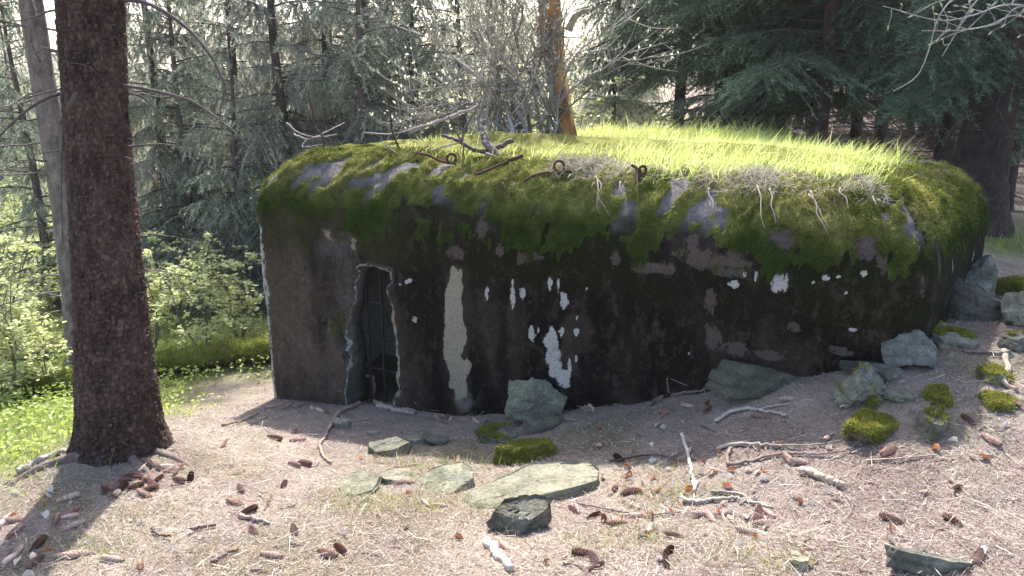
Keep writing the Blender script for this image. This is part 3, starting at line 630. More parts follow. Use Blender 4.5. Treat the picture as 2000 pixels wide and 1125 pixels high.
lab_tree("young", 1190, 12.4, "young blue-green spruce right of the rotten trunk", 2.4, .9)
lab_tree("grey", 310, 11.0, "grey spruce with hanging twigs straight behind the mossy log", 2.0, .6)
lab_tree("grey", 715, 11.2, "small grey spruce between the two upright rusty rods", 3.1, .6)
lab_tree("grey", 470, 11.6, "grey spruce behind the thin bare twigs on the roof corner", 4.4, .62)
lab_tree("grey", 810, 10.4, "small grey spruce straight behind the crooked roof branch", 1.1, .6)
lab_tree("bare", 1664, 10.6, "thin bare spruce stem beside the teal boughs", 2.0, .62)
lab_tree("bare", 1832, 8.8, "twin bare spruce stem left of the massive dark trunk", 3.3, .75)
lab_tree("bare", 1852, 9.6, "pale brown bare spruce stem close behind another stem", 1.3, .7)
lab_tree("bare", 1978, 9.2, "dark thin spruce stem rising from the mossy strip by the pale rock", 4.4, .75)
lab_tree("bare", 1942, 10.8, "thin dark stem right behind the massive dark trunk", 5.5, .7)
lab_tree("bare", 1480, 13, "slim dark stem deep between the teal spruces", 2.7, .9)
lab_tree("bare", 1720, 12.5, "slim dark stem in the brown thicket behind the roof's right end", .2, .9)
rng = np.random.default_rng(5); cnt = 0; spots = []
for _ in range(900):
    Y = 12.5+34*rng.random()**1.3; u = rng.uniform(-250, 2250); x = (u-1000)/FPX*Y
    rightside = u > 1400
    if not rightside and (rng.random() < .3 or Y < 16): continue
    if any((x-a)**2+(Y-b)**2 < (1.25 if rightside else 4.2)**2 for a, b in spots): continue
    # the open lane in the wood through which the sun reaches the roof
    sx = x+.04*(Y-5.5)
    if (abs(sx-.5) < 4.0 and Y < 21) or (not rightside and Y < 26): key = "young"
    else: key = (["bare", "bare", "green", "bare"] if rightside else ["grey", "young", "grey"])[cnt % (4 if rightside else 3)]
    spots.append((x, Y)); cnt += 1
    lab = {"bare": "bare dark spruce stem deep in the shaded wood", "green": "dark green spruce deep in the shaded wood", "grey": "grey drooping spruce in the bright wood beyond the log", "young": "young spruce in the open lane of the wood"}[key]
    plant(key, "spruce_tree", (x, Y, float(h(x, Y))-.05), lab, {"bare": "bare stems of the deep wood", "green": "green spruces of the deep wood", "grey": "grey spruces of the bright wood", "young": "young spruces of the lane"}[key], rng.uniform(0, 6.28), rng.uniform(.8, 1.15))
    if cnt >= 90: break

# massive dark trunk at the right with low boughs
rng = np.random.default_rng(21); x, y, z = base_at(1912, 7.3)
bt = empty("spruce_tree", (x, y, z), "massive dark spruce trunk with low green boughs beside the bunker's far corner", "tree")
zz = np.linspace(-.4, 11, 260); P = np.stack([.05*zz+.0*zz, 0*zz, zz], -1); P[:, 0] -= 0
V, F, c = bark_trunk(P, .21*(1-zz/13)+.16*np.exp(-np.maximum(zz, 0)/.3), 44, 77, .012, (.062, .043, .040), 8)
mesh("trunk", V.reshape(-1, 3), F, M["bark"], bt, c.reshape(-1, 3))
mb = MB()
for (zb, az, L, ri, dr) in ((1.35, 3.6, 1.0, .0, .3), (1.5, 3.8, 1.3, .0, .35), (1.25, 5.6, 1.2, .0, .3), (1.45, 5.5, 1.4, .0, .3), (1.7, 3.7, 1.2, .0, .3), (2.05, 3.7, 1.1, .0, .35), (2.2, 3.9, 1.3, .05, .3), (2.3, 5.2, 1.5, .05, .3), (1.6, 3.9, .8, .1, .5), (2.0, 3.3, .9, .05, .4), (1.85, 5.6, 1.4, .05, .4), (1.9, 3.9, 1.25, .02, .25)):
    spruce_bough(mb, np.array([.05*zb, 0, zb])+.15*np.array([math.cos(az), math.sin(az), 0]), az, L, ri, dr, rng, (.10, .155, .10), 2.0, .35, tuft=.042)
for zb in np.arange(3.4, 10.5, .42):
    for _ in range(4): spruce_bough(mb, np.array([.05*zb, 0, zb]), rng.uniform(0, 6.28), rng.uniform(1.2, 2.2)*(1.15-zb/12), .1, .3, rng, TEAL, .5, .4, tuft=.1)
mb.build("crown", [M["wood"], M["needle"]], bt, False)
md = MB()
for _ in range(26): zb = rng.uniform(.6, 3.5); dead_bough(md, np.array([.05*zb, 0, zb]), rng.uniform(2.6, 6.6), rng.uniform(.5, 1.4), rng, (.11, .08, .075), .05, .3, 5)
md.build("dead_branches", [M["wood"]], bt)

# thick foreground trunk
TB = on_ground(236, 885); TBx, TBy, TBz = [float(q) for q in TB]
ft = empty("spruce_tree", (TBx, TBy+.12, TBz), "thick red-brown spruce trunk with scaly bark and spreading foot", "tree")
zz = np.concatenate([np.linspace(-.25, 2.6, 420), np.linspace(2.65, 12, 60)])
kk = 150; th = np.arange(kk)/kk*2*np.pi; YT = TBy+.12
TE = [(0, 114, 239), (200, 127, 246), (400, 140, 262), (600, 149, 283), (700, 152, 296), (800, 154, 308), (850, 152, 317), (890, 146, 332)]
tp = [(at_y((l+r_)/2, v, YT), (r_-l)/2) for v, l, r_ in TE]; tzz = np.array([p[2]-TBz for p, _ in tp])[::-1]; txx = np.array([p[0]-TBx for p, _ in tp])[::-1]
trr = np.array([w/FPX*(YT*CP-(p[2]-CAMZ)*SP) for p, w in tp])[::-1]
up_ = np.maximum(zz-tzz[-1], 0); slope = (txx[-1]-txx[2])/(tzz[-1]-tzz[2])
P = np.stack([np.interp(zz, tzz, txx)+slope*up_, 0*zz, zz], -1); rad = np.interp(zz, tzz, trr)-.011-.012*up_
V, F, c = bark_trunk(P, np.maximum(rad, .02), kk, 101, .004, (.100, .064, .053), 9.)
Uc = np.repeat((th/(2*np.pi)*62)[None], len(zz), 0); Vc = np.repeat(zz[:, None]*36, kk, 1); wq = np.stack([np.repeat(np.cos(th)[None]*3, len(zz), 0), np.repeat(np.sin(th)[None]*3, len(zz), 0), np.repeat(zz[:, None]*6, kk, 1)], -1)
f1, f2, rid = worley(Uc+.5*fbm(wq, 3, 1), Vc+.8*fbm(wq, 3, 2), 7); crk = sm(.02, .28, f2-f1); dsp = (.0055*rid+.003)*crk+.004*(1-f1)*rid
V[..., 0] += np.cos(th)[None]*dsp; V[..., 1] += np.sin(th)[None]*dsp; c = np.clip(c*(.55+.5*crk)[..., None]*(.82+.36*rid)[..., None]*.72+np.array([.03, .018, .016])*(rid > .8)[..., None]*crk[..., None], .006, .5)
lob = (1+.35*np.cos(5*th+1.0)+.25*np.cos(3*th))[None]*np.exp(-np.maximum(zz, 0)/.07)[:, None]*.02
V[..., 0] += np.cos(th)[None]*lob; V[..., 1] += np.sin(th)[None]*lob
PT = P.copy(); c = c*(1-.2*sm(.5, 0, zz))[:, None, None]
mesh("trunk", V.reshape(-1, 3), F, M["bark"], ft, c.reshape(-1, 3))
# loose bark scales standing off the trunk
rng = np.random.default_rng(3); NS = 4500; zi = rng.integers(20, 420, NS); ti = rng.integers(0, kk, NS); pb = V[zi, ti]
nr = np.stack([np.cos(th[ti]), np.sin(th[ti]), np.zeros(NS)], -1); tg = np.stack([-np.sin(th[ti]), np.cos(th[ti]), np.zeros(NS)], -1)
sw = rng.uniform(.002, .009, NS)[:, None]; sh = rng.uniform(.004, .014, NS)[:, None]*rng.choice([1, 1, -1], NS)[:, None]; up = np.array([0, 0, 1.])
a = pb+nr*.0005; q = [a-tg*sw+up*sh*.4, a+tg*sw+up*sh*.4, a+tg*sw*.8-up*sh*.6+nr*rng.uniform(.002, .009, (NS, 1)), a-tg*sw*.7-up*sh*.5+nr*rng.uniform(.001, .007, (NS, 1))]
mesh("bark_scales", np.stack(q, 1).reshape(-1, 3), np.arange(4*NS).reshape(-1, 4), M["wood"], ft, np.repeat(np.array([.105, .068, .060])*rng.uniform(.45, 1.05, (NS, 1)), 4, 0), False)["kind"] = "stuff"
FO = np.array([TBx, TBy+.12, TBz])
def limb(pts, r0, r1, colr=(.10, .08, .075), name="branch", parent=ft, n=26, off=FO, m="wood", k=7):
    mb = MB(); P = resample([at_y(u, v, Y) for u, v, Y in pts], n); rr = np.linspace(r0, r1, n)*(1+.12*np.sin(np.arange(n)*1.7))
    add_tube(mb, P, rr, k, colr, 0, .2); return mb.build(name, [M[m]], parent, off=off)
for pts, r0, r1 in (([(215, 0, YT), (270, 2, YT), (335, 32, YT-.05), (385, 75, YT-.1), (415, 115, YT-.12), (440, 165, YT-.15)], .010, .005),
                    ([(438, 160, YT-.15), (436, 190, YT-.16), (430, 222, YT-.18), (432, 262, YT-.2)], .005, .001),
                    ([(225, 166, YT), (262, 170, YT-.05), (320, 182, YT-.1), (375, 198, YT-.15), (430, 235, YT-.2), (470, 270, YT-.25), (492, 300, YT-.27), (498, 325, YT-.28)], .009, .002),
                    ([(225, 180, YT), (275, 188, YT+.1), (305, 215, YT+.15), (338, 245, YT+.2)], .006, .002),
                    ([(235, 288, YT), (290, 283, YT-.05), (330, 283, YT-.1), (362, 292, YT-.12)], .006, .002),
                    ([(225, 300, YT), (262, 315, YT-.1), (290, 335, YT-.14), (310, 357, YT-.18)], .005, .002),
                    ([(150, 178, YT), (110, 185, YT-.05), (60, 210, YT-.1), (25, 240, YT-.15), (-10, 275, YT-.2)], .008, .004),
                    ([(150, 168, YT), (100, 178, YT+.1), (55, 190, YT+.15)], .006, .003),
                    ([(160, 205, YT-.17), (140, 200, YT-.23), (130, 215, YT-.25), (150, 180, YT-.28)], .008, .008),
                    ([(150, 110, YT), (115, 100, YT+.1), (80, 92, YT+.15)], .006, .003),
                    ([(150, 25, YT), (110, 20, YT), (70, 32, YT+.05), (35, 42, YT+.1)], .006, .002),
                    ([(150, 290, YT), (110, 295, YT+.05), (75, 300, YT+.1)], .005, .002),
                    ([(125, 160, YT-.05), (122, 260, YT-.07), (120, 400, YT-.08), (123, 478, YT-.08)], .004, .002),
                    ([(125, 120, YT-.16), (180, 135, YT-.2), (205, 160, YT-.21)], .002, .001)):
    limb(pts, r0, r1)
mb = MB(); rng = np.random.default_rng(8); P = PT
for zb in np.arange(3.6, 11.3, .5):
    for _ in range(4): spruce_bough(mb, np.array([np.interp(zb, zz, P[:, 0]), 0, zb]), rng.uniform(0, 6.28), rng.uniform(1.0, 2.0)*(1.2-zb/12), .1, .35, rng, TEAL, .5, .5, tuft=.1)
mb.build("crown", [M["wood"], M["needle"]], ft, False)
# roots running out from the foot
for pts, r0 in (([(300, 880, 0), (350, 900, 0), (385, 918, 0)], .022), ([(170, 890, 0), (110, 905, 0), (50, 930, 0), (0, 960, 0)], .03), ([(260, 900, 0), (290, 925, 0), (300, 950, 0)], .02)):
    P = [on_ground(u, v)+np.array([0, 0, .0]) for u, v, _ in pts]; P = [TB+np.array([0, .1, .1])]+P; P[-1][2] -= .02
    mb = MB(); add_tube(mb, resample(P, 22), np.linspace(r0*1.7, r0*.4, 22), 8, (.15, .115, .10), 0, .2); mb.build("root", [M["wood"]], ft, off=FO)

# orange rotten trunk behind the roof
x, y, z = base_at(1104, 6.75, 255)
rt = empty("dead_tree", (x, y, z), "rotten orange-brown dead trunk, bark peeled off, behind the grassy roof", "tree")
zz = np.linspace(-.25, 2.3, 120); axx = .07*np.sin(zz*2.4+.6)-.04-.02*zz; P = np.stack([axx, 0*zz, zz], -1)
V, F, c = bark_trunk(P, .098+.012*np.sin(zz*5)+.05*np.exp(-np.maximum(zz, 0)/.12)-.012*zz, 48, 55, .011, (.46, .22, .075), 10)
pl = sm(-.1, .3, fbm(V*np.array([5, 5, 1.6]), 3, 56))[..., None]; c = c*(1-pl)+np.array([.85, .50, .15])*pl
dkk = sm(.1, .35, fbm(V*np.array([6, 6, 2.]), 3, 58))[..., None]; c = c*(1-dkk)+np.array([.20, .10, .05])*dkk
mesh("trunk", V.reshape(-1, 3), F, M["deadwood"], rt, c.reshape(-1, 3))
RO = np.array([x, y, z]); limb([(1110, 60, y), (1125, 30, y-.02), (1140, 22, y-.05), (1155, 18, y-.05)], .035, .012, (.30, .26, .20), "branch_stub", rt, 12, RO, "deadwood")
limb([(1095, 25, y), (1070, 35, y-.02), (1055, 40, y-.02)], .03, .015, (.16, .09, .05), "branch_stub", rt, 10, RO, "deadwood")

# ------------------------------------------------------------------ shrub, saplings, logs
def leafquads(base, d, L, W, rng, colr, jit=.3):
    N = len(base); d = d/(np.linalg.norm(d, axis=1)[:, None]+1e-9); s = np.cross(d, rng.normal(size=(N, 3))+np.array([0, 0, 1.5])); s /= np.linalg.norm(s, axis=1)[:, None]+1e-9
    nn = np.cross(s, d); L = np.broadcast_to(L, (N,))[:, None]; W = np.broadcast_to(W, (N,))[:, None]
    V = np.stack([base, base+d*L*.35+s*W*.5+nn*L*.05, base+d*L*.72+s*W*.36, base+d*L, base+d*L*.72-s*W*.36, base+d*L*.35-s*W*.5+nn*L*.05], 1).reshape(-1, 3)
    i = np.arange(N)[:, None]*6; F = np.concatenate([i+np.array([[0, 1, 2, 3]]), i+np.array([[0, 3, 4, 5]])])
    return V, F, np.repeat(np.asarray(colr)*rng.uniform(1-jit, 1+jit, (N, 1)), 6, 0)
def sapling(name, base, H, nst, spread, nleaf, leafL, colr, label, group, seed, wood=(.16, .13, .11), cat="sapling", layered=True):
    rng = np.random.default_rng(seed); e = empty(name, tuple(float(q) for q in base), label, cat, group); mb = MB(); pts = []; dirs = []
    for k in range(nst):
        a = rng.uniform(0, 6.28); top = np.array([math.cos(a)*spread*rng.uniform(.2, .8), math.sin(a)*spread*rng.uniform(.2, .8), H*rng.uniform(.6, 1.05)])
        P = resample([[0, 0, -.05], top*.4+rng.normal(size=3)*.06*H, top*.75+rng.normal(size=3)*.05*H, top], 14); add_tube(mb, P, np.linspace(.009, .0025, 14)*H**.5, 5, wood)
        for j in range(int(7+H*5)):
            f = rng.uniform(.25, 1); b = P[int(f*13)]; a2 = rng.uniform(0, 6.28); L = spread*rng.uniform(.3, .8)
            dd = np.array([math.cos(a2), math.sin(a2), rng.uniform(-.1, .35)]); q = resample([b, b+dd*L*.5+np.array([0, 0, .04]), b+dd*L+np.array([0, 0, -.03])], 8)
            add_tube(mb, q, np.linspace(.004, .001, 8), 3, wood)
            m = max(2, nleaf//(nst*int(7+H*5))); ff = rng.uniform(.15, 1, m); pp = np.stack([np.interp(ff, np.linspace(0, 1, 8), q[:, c]) for c in range(3)], -1)
            sd = rng.normal(size=(m, 3))*np.array([.8, .8, .25])+dd*.6; pts.append(pp+rng.normal(size=(m, 3))*.015); dirs.append(sd)
    mb.build("stems", [M["wood"]], e)
    pts = np.concatenate(pts); dirs = np.concatenate(dirs); V, F, c = leafquads(pts, dirs, leafL*rng.uniform(.6, 1.2, len(pts)), leafL*.62, rng, colr)
    mesh("foliage", V, F, M["leaf"], e, c, False); return e
LEAFC = (.54, .57, .28)
rng = np.random.default_rng(14); k = 0
for (u, v, H, sp, nl) in ((40, 640, 1.2, .6, 420), (150, 610, 1.0, .55, 380), (300, 640, 1.0, .5, 420), (400, 640, .95, .5, 420), (470, 620, .8, .4, 260), (10, 740, 1.0, .5, 360), (100, 720, .75, .4, 320), (350, 590, 1.1, .6, 420), (230, 570, 1.2, .6, 420), (450, 570, 1.0, .5, 340), (0, 590, 1.4, .6, 420), (120, 560, 1.3, .7, 420), (-60, 680, 1.3, .6, 380), (330, 545, 1.2, .6, 360)):
    p = on_ground(u, v+50); k += 1
    own_lab = {3: "bright leafy beech sapling rising behind the trunk end of the mossy log", 4: "bright leafy beech sapling rising behind the middle of the mossy log", 5: "small leafy beech sapling between the mossy log and the bunker corner", 6: "low leafy beech sapling before the dark fallen log", 1: "leafy beech sapling beside the foot of the slim grey-brown trunk"}.get(k)
    sapling("beech_sapling", p, H, 4, sp, nl*3, .046, np.array(LEAFC)*rng.uniform(.85, 1.15), own_lab or "bright leafy beech sapling deeper in the thicket beyond the thick trunk", None if own_lab else "beech saplings of the thicket", 300+k)
# far bright understorey
for k in range(34):
    Y = rng.uniform(11, 24); u = rng.uniform(-150, 1250); x = (u-1000)/FPX*Y
    sapling("beech_sapling", (x, Y, float(h(x, Y))), rng.uniform(1.2, 2.6), 3, rng.uniform(.6, 1.1), 700, .085, np.array([.42, .46, .20])*rng.uniform(.8, 1.1), "pale sunlit sapling far back among the spruces", "far sunlit saplings", 500+k)
# tangled shrub with pale young leaves at the back of the roof
rng = np.random.default_rng(31); Ys = 6.6
sh_ = at_y(1000, 270, Ys); sh_[2] = float(h(sh_[0], Ys)); shb = empty("willow_shrub", tuple(float(q) for q in sh_), "tangled grey shrub with pale budding leaves beside the rotten orange trunk", "shrub")
mb = MB(); lp = []; ld = []
stems = [[(985, 275), (960, 170), (955, 90), (970, -20)], [(1010, 275), (975, 150), (960, 60), (962, -30)], [(1075, 270), (1060, 190), (1020, 90), (995, -20)], [(1065, 265), (1070, 150), (1050, 60), (1062, -20)], [(1000, 270), (1030, 180), (1060, 90), (1075, -20)],
         [(960, 270), (950, 220), (965, 150), (940, 60), (900, -20)], [(1080, 262), (1020, 200), (985, 160), (900, 170), (780, 178)], [(1030, 265), (990, 215), (930, 200), (860, 220), (800, 250)], [(1040, 250), (1110, 200), (1180, 150), (1260, 110), (1330, 100)], [(985, 250), (940, 150), (880, 110), (820, 70)],
         [(1050, 255), (1120, 170), (1210, 120), (1290, 60)], [(1085, 262), (1090, 170), (1130, 100), (1180, 60), (1230, 20)], [(970, 265), (985, 200), (1000, 120), (1020, 40), (1030, -30)], [(1090, 262), (1075, 180), (1085, 90), (1080, 10)], [(1000, 262), (930, 225), (850, 225), (770, 230)], [(1020, 260), (1010, 170), (1040, 110), (1100, 60)]]
for st in stems+[[(u+rng.normal()*22, v+rng.normal()*8) for u, v in st_] for st_ in stems[:6]+stems[12:]+stems[4:8]]:
    P = resample([at_y(u+rng.normal()*4, v+rng.normal()*4, Ys+rng.normal()*.12) for u, v in st], 26); r0 = rng.uniform(.008, .018); gcol = np.array([.31, .275, .25])*rng.uniform(.5, 1.3)
    add_tube(mb, P, np.linspace(r0, .003, 26), 6, gcol, 0, .25)
    for _ in range(24):
        f = rng.uniform(.1, 1); b = P[int(f*25)]; t = P[min(25, int(f*25)+1)]-P[max(0, int(f*25)-1)]; t = t/np.linalg.norm(t)
        dd = t*.6+rng.normal(size=3)*np.array([.7, .6, .6]); dd[2] += .3; dd /= np.linalg.norm(dd); L = rng.uniform(.15, .55)
        q = resample([b, b+dd*L*.5+rng.normal(size=3)*.03, b+dd*L+np.array([0, 0, .05])], 9); add_tube(mb, q, np.linspace(.0045, .0012, 9), 4, gcol*rng.uniform(.9, 1.5))
        m = rng.integers(0, 6); ff = rng.uniform(.3, 1, m); pp = np.stack([np.interp(ff, np.linspace(0, 1, 9), q[:, c]) for c in range(3)], -1); lp.append(pp); ld.append(rng.normal(size=(m, 3))*.5+np.array([0, 0, 1.]))
mb.build("stems", [M["wood"]], shb, off=sh_)
lp = np.concatenate(lp); ld = np.concatenate(ld); V, F, c = leafquads(lp, ld, rng.uniform(.018, .045, len(lp)), .016, rng, (.66, .67, .50)); mesh("leaves", V-sh_, F, M["leaf"], shb, c, False)
# budding beech branch reaching in from a sapling at the right
bb = (4.35, 5.6, float(h(4.35, 5.6))); bs = empty("beech_sapling", bb, "leafless beech sapling with pale budding twigs reaching towards the massive trunk", "sapling"); BOf = np.array(bb)
mb = MB(); bud = MB(); rng = np.random.default_rng(44)
main = resample([np.array(bb)+[0, 0, -.05], np.array(bb)+[-.02, 0, .9], np.array(bb)+[.03, -.05, 1.8], np.array(bb)+[0, 0, 2.7]], 20); add_tube(mb, main, np.linspace(.024, .008, 20), 7, (.28, .25, .22))
for st in ([(2120, 60), (2040, 20), (1960, 10), (1900, 30), (1850, 40), (1725, 12)], [(2120, 40), (2000, -10), (1880, -20), (1830, 40), (1815, 95), (1790, 150), (1745, 178)], [(2130, 80), (2040, 50), (1980, 30), (1930, 50), (1860, 60), (1800, 60)], [(2100, 0), (1950, -30), (1900, 10), (1870, 60), (1840, 110)], [(2120, 90), (2060, 40), (1985, 15), (1950, 45), (1910, 55)]):
    P = resample([at_y(u, v, 5.6-.35*min(1, (2120-u)/300)) for u, v in st], 30); P = np.concatenate([[main[14]], P]); add_tube(mb, P, np.linspace(.008, .0025, 31), 5, (.42, .38, .35))
    for _ in range(9):
        i = rng.integers(8, 30); b = P[i]; dd = rng.normal(size=3); dd[0] -= .6; dd /= np.linalg.norm(dd); L = rng.uniform(.06, .25); e_ = b+dd*L
        add_tube(mb, resample([b, b+dd*L*.5+rng.normal(size=3)*.012, e_], 6), np.linspace(.003, .0015, 6), 4, (.42, .38, .35))
        add_tube(bud, np.stack([e_, e_+dd*.012, e_+dd*.026, e_+dd*.036]), np.array([.002, .006, .005, .001]), 5, (.50, .46, .32))
mb.build("stems", [M["wood"]], bs, off=BOf); bud.build("buds", [M["wood"]], bs, off=BOf)["kind"] = "stuff"

def log(name, pts, r, label, mossc, seed, moss=True):
    P = resample([on_ground(u, v)+np.array([0, 0, r*.9]) for u, v in pts], 60); O = P[0].copy(); e = empty(name, tuple(float(q) for q in O), label, "log")
    V, Q, T = tube(P, np.full(60, r), 28, True, .16, seed); n0 = len(V)-2; nn = fbm(V*6, 4, seed); ctrp = np.repeat(P, 28, 0); dv_ = V[:n0]-ctrp; dv_ /= np.linalg.norm(dv_, axis=1)[:, None]
    V[:n0] += dv_*(nn[:n0]*.02)[:, None]; up = np.concatenate([dv_[:, 2], [0, 0]]); mk_ = sm(-.35, .25, up+.4*nn)[:, None]*(1 if moss else .4)
    c = np.array([.10, .07, .055])*(1+.5*nn[:, None])*(1-mk_)+np.array(mossc)*(1+.35*nn[:, None])*mk_
    mesh("trunk", V-O, [Q, T], [M["moss"]], e, np.clip(c, .01, .8))
    if moss:
        w = (mk_[:n0, 0] > .4)*1.; w /= w.sum(); N = 9000; pk = R.choice(n0, N, p=w); Vb, Fb = blades(V[pk]+R.normal(size=(N, 3))*.012, dv_[pk]+R.normal(size=(N, 3))*.5+np.array([0, 0, -.2]), R.uniform(.012, .03, N), .008)
        mesh("moss_fronds", Vb-O, Fb, M["mossfur"], e, np.repeat(np.array(mossc)*R.uniform(.6, 1.4, (N, 1)), 3, 0), False)["kind"] = "stuff"
    return e
log("fallen_log", [(250, 742), (340, 728), (430, 716), (560, 700)], .10, "moss-covered fallen log lying beside the bunker's door end", (.20, .22, .05), 61)
log("fallen_log", [(-120, 800), (0, 778), (120, 768), (290, 752)], .085, "dark fallen log half hidden by saplings left of the thick trunk", (.17, .18, .05), 62)
log("fallen_log", [(-80, 712), (60, 702), (170, 694), (290, 690)], .07, "grey fallen stem lying behind the dark log among saplings", (.24, .22, .12), 63, False)

# ------------------------------------------------------------------ grass on the roof and bank, ground plants
def inpoly(q, inset):
    d = np.full(len(q), 9.)
    for k in range(4):
        a = POLY[k]; b = POLY[(k+1) % 4]; e = (b-a)/np.linalg.norm(b-a); d = np.minimum(d, (q-a)@np.array([-e[1], e[0]]))
    return d-inset
def roof_z(q):
    d = inpoly(q, 0); x = np.clip(d, 0, RC); zr = ZW+np.sqrt(np.maximum(RC**2-(RC-x)**2, 0))+.05*sm(RC, 1.3, d)
    return np.where(d > 0, np.maximum(zr, h(q[:, 0], q[:, 1])), h(q[:, 0], q[:, 1])), d
# soil cushion under the turf
N = 190000; q = np.stack([R.uniform(-1.6, 4.2, N), R.uniform(3.6, 8.8, N)], -1); zq, dq = roof_z(q)
frontd = (q-A0)@E2; along = (q-A0)@E1; nzn = fbm(np.concatenate([q*2.2, np.zeros((N, 1))], 1), 3, 91)
edge = .40-.10*sm(1.2, 2.6, along)+.10*sm(1.0, .2, along)
dens_ = np.where(dq > 0, sm(edge-.06, edge+.18, dq+.12*nzn), sm(.3, .9, zq+.3*nzn))*np.where(frontd > 0, 1, 0)*np.where((q[:, 0] > -1.4), 1, 0)*sm(8.6, 7.6, q[:, 1])
dens_ *= np.where((along < 1.9), .42+.25*nzn, 1.0)*np.where(q[:, 0] > 2.9, 0, 1)*sm(4.05, 3.5, along)
kp = R.random(N) < dens_; q = q[kp]; zq = zq[kp]; al = along[kp]; N = len(q)
b3 = np.concatenate([q, zq[:, None]-.01], 1); tall = (.035+.045*R.random(N))*(1+.5*sm(1.7, 3.0, al))*(1+.8*sm(1.5, 2.4, (q-A0)@E2))*(1+.5*nzn[kp])*np.where(R.random(N) < .06, 1.5, 1)
dirg = R.normal(size=(N, 3))*.28+np.array([0, 0, 1.]); bend = R.normal(size=(N, 3))*.30+np.array([.30, -.22, -.22])
V, Q4, T3 = curved_blades(b3, dirg, tall, R.uniform(.003, .006, N), bend)
gcol = np.array([.50, .60, .19])*R.uniform(.6, 1.35, (N, 1))*(1+.25*nzn[kp][:, None]); st_ = (R.random(N) < .22)[:, None]; gcol = np.where(st_, np.array([.60, .54, .30])*R.uniform(.7, 1.2, (N, 1)), gcol)
tag(mesh("roof_grass", V, [Q4, T3], M["grass"], None, np.repeat(gcol, 5, 0), False), "bright sunlit grass growing over the bunker roof", "grass", kind="stuff")
# soil sheet carrying the turf
sx = np.linspace(-1.7, 3.3, 110); sy = np.linspace(3.5, 7.6, 90); SX, SY = np.meshgrid(sx, sy); qq = np.stack([SX.ravel(), SY.ravel()], -1); zz_, dd_ = roof_z(qq)
d2 = inpoly(qq, .40); zt = zz_+np.where(d2 > 0, .02*sm(0, .15, d2)+.06*sm(.2, .9, d2), 0)+.012*fbm(np.concatenate([qq*6, np.zeros((len(qq), 1))], 1), 3, 93)
zt = np.where(d2 > 0, zt, zz_-.05); kpv = d2 > -.06
ii = (np.arange(89)[:, None]*110+np.arange(109)[None]).ravel(); SF = np.stack([ii, ii+1, ii+111, ii+110], -1); SF = SF[kpv[SF].all(1)]
sc_ = np.array([.20, .20, .06])*(1+.4*fbm(np.concatenate([qq*5, np.zeros((len(qq), 1))], 1), 3, 95)[:, None])
tag(mesh("roof_turf", np.concatenate([qq, zt[:, None]], 1), SF, M["moss"], bunker, np.clip(sc_, .02, .6)), kind="stuff").location = tuple(-BO)
# dry roots and straw hanging over the roof edge
N = 5500; s_lo, s_hi = find(1060, 345)[0], find(1720, 380)[0]; fr = np.argmin(np.abs(sarc[None]-R.uniform(s_lo, s_hi, N)[:, None]), 1)
bandv = (LV[:, 0] > 1.10) & (LV[:, 0] < 1.42); rows_ = np.where(bandv)[0]; clump = sm(-.05, .35, fbm(np.stack([sarc[fr]*3.5, 0*fr, 0*fr], -1), 2, 97)); kp = R.random(N) < .25+.75*clump; fr = fr[kp]; N = len(fr)
rw = rows_[np.minimum((len(rows_)*R.beta(2.2, 1.6, N)).astype(int), len(rows_)-1)]; pb = (BVd+BN*np.maximum(mth, 0)[..., None])[rw, fr]; nb_ = BN[rw, fr]
dn = np.array([0, 0, -1.])+nb_*nb_[:, 2:3]; dirm = dn*R.uniform(.2, 1.2, (N, 1))+R.normal(size=(N, 3))*.6+nb_*.15
V, Q4, T3 = curved_blades(pb+nb_*.012, dirm, R.uniform(.03, .10, N), R.uniform(.0015, .0035, N), dn*.4+R.normal(size=(N, 3))*.25)
tag(mesh("dry_roots", V, [Q4, T3], M["litter"], None, np.repeat(np.array([.50, .44, .38])*R.uniform(.6, 1.3, (N, 1)), 5, 0), False), "pale dry roots and straw trailing over the mossy roof edge", "roots", kind="stuff")
mb = MB(); rr_ = np.random.default_rng(6)
for (u, v, du, dv) in ((1165, 360, 30, 70), (1480, 380, 14, 75), (1505, 385, 10, 60), (1580, 395, 40, 70), (1590, 390, 26, 60), (1170, 365, 5, 60), (1390, 385, 8, 40), (1215, 370, 10, 40), (1640, 385, 20, 35)):
    P = resample([roof_pt(u+du*f+rr_.normal()*3, v+dv*f, .012) for f in (0, .25, .5, .75, 1)], 18); add_tube(mb, P, np.linspace(.005, .0012, 18), 4, np.array([.36, .28, .25])*rr_.uniform(.8, 1.2))
tag(mb.build("hanging_roots", [M["wood"]]), "thin brown roots hanging down the mossy wall top", "roots", kind="stuff")
# low bright plants on the left, thin grass among the stones
def ground_scatter(N, box, fn, seed):
    rg = np.random.default_rng(seed); q = np.stack([rg.uniform(box[0], box[1], N), rg.uniform(box[2], box[3], N)], -1); return q[rg.random(N) < fn(q)]
inb = lambda q: inpoly(q, 0) > -.02
gq = ground_scatter(52000, (-7, 4.6, 3.0, 13), lambda q: green_zone(q[:, 0], q[:, 1])*np.where(inb(q), 0, 1)*np.where((q[:, 1] > 5.4) & (q[:, 1] < 6.9) & (q[:, 0] < -1.5), .25, 1)*np.clip(9/(q[:, 1]**1.3), 0, 1)*.9, 71); N = len(gq)
b3 = np.concatenate([gq, h(gq[:, 0], gq[:, 1])[:, None]-.01], 1); V, Q4, T3 = curved_blades(b3, R.normal(size=(N, 3))*.35+np.array([0, 0, 1.]), R.uniform(.05, .16, N), R.uniform(.003, .006, N), R.normal(size=(N, 3))*.35)
tag(mesh("wild_grass", V, [Q4, T3], M["grass"], None, np.repeat(np.array([.30, .36, .09])*R.uniform(.6, 1.4, (N, 1)), 5, 0), False), "loose bright grass on the ground beyond the thick trunk", "grass", kind="stuff")
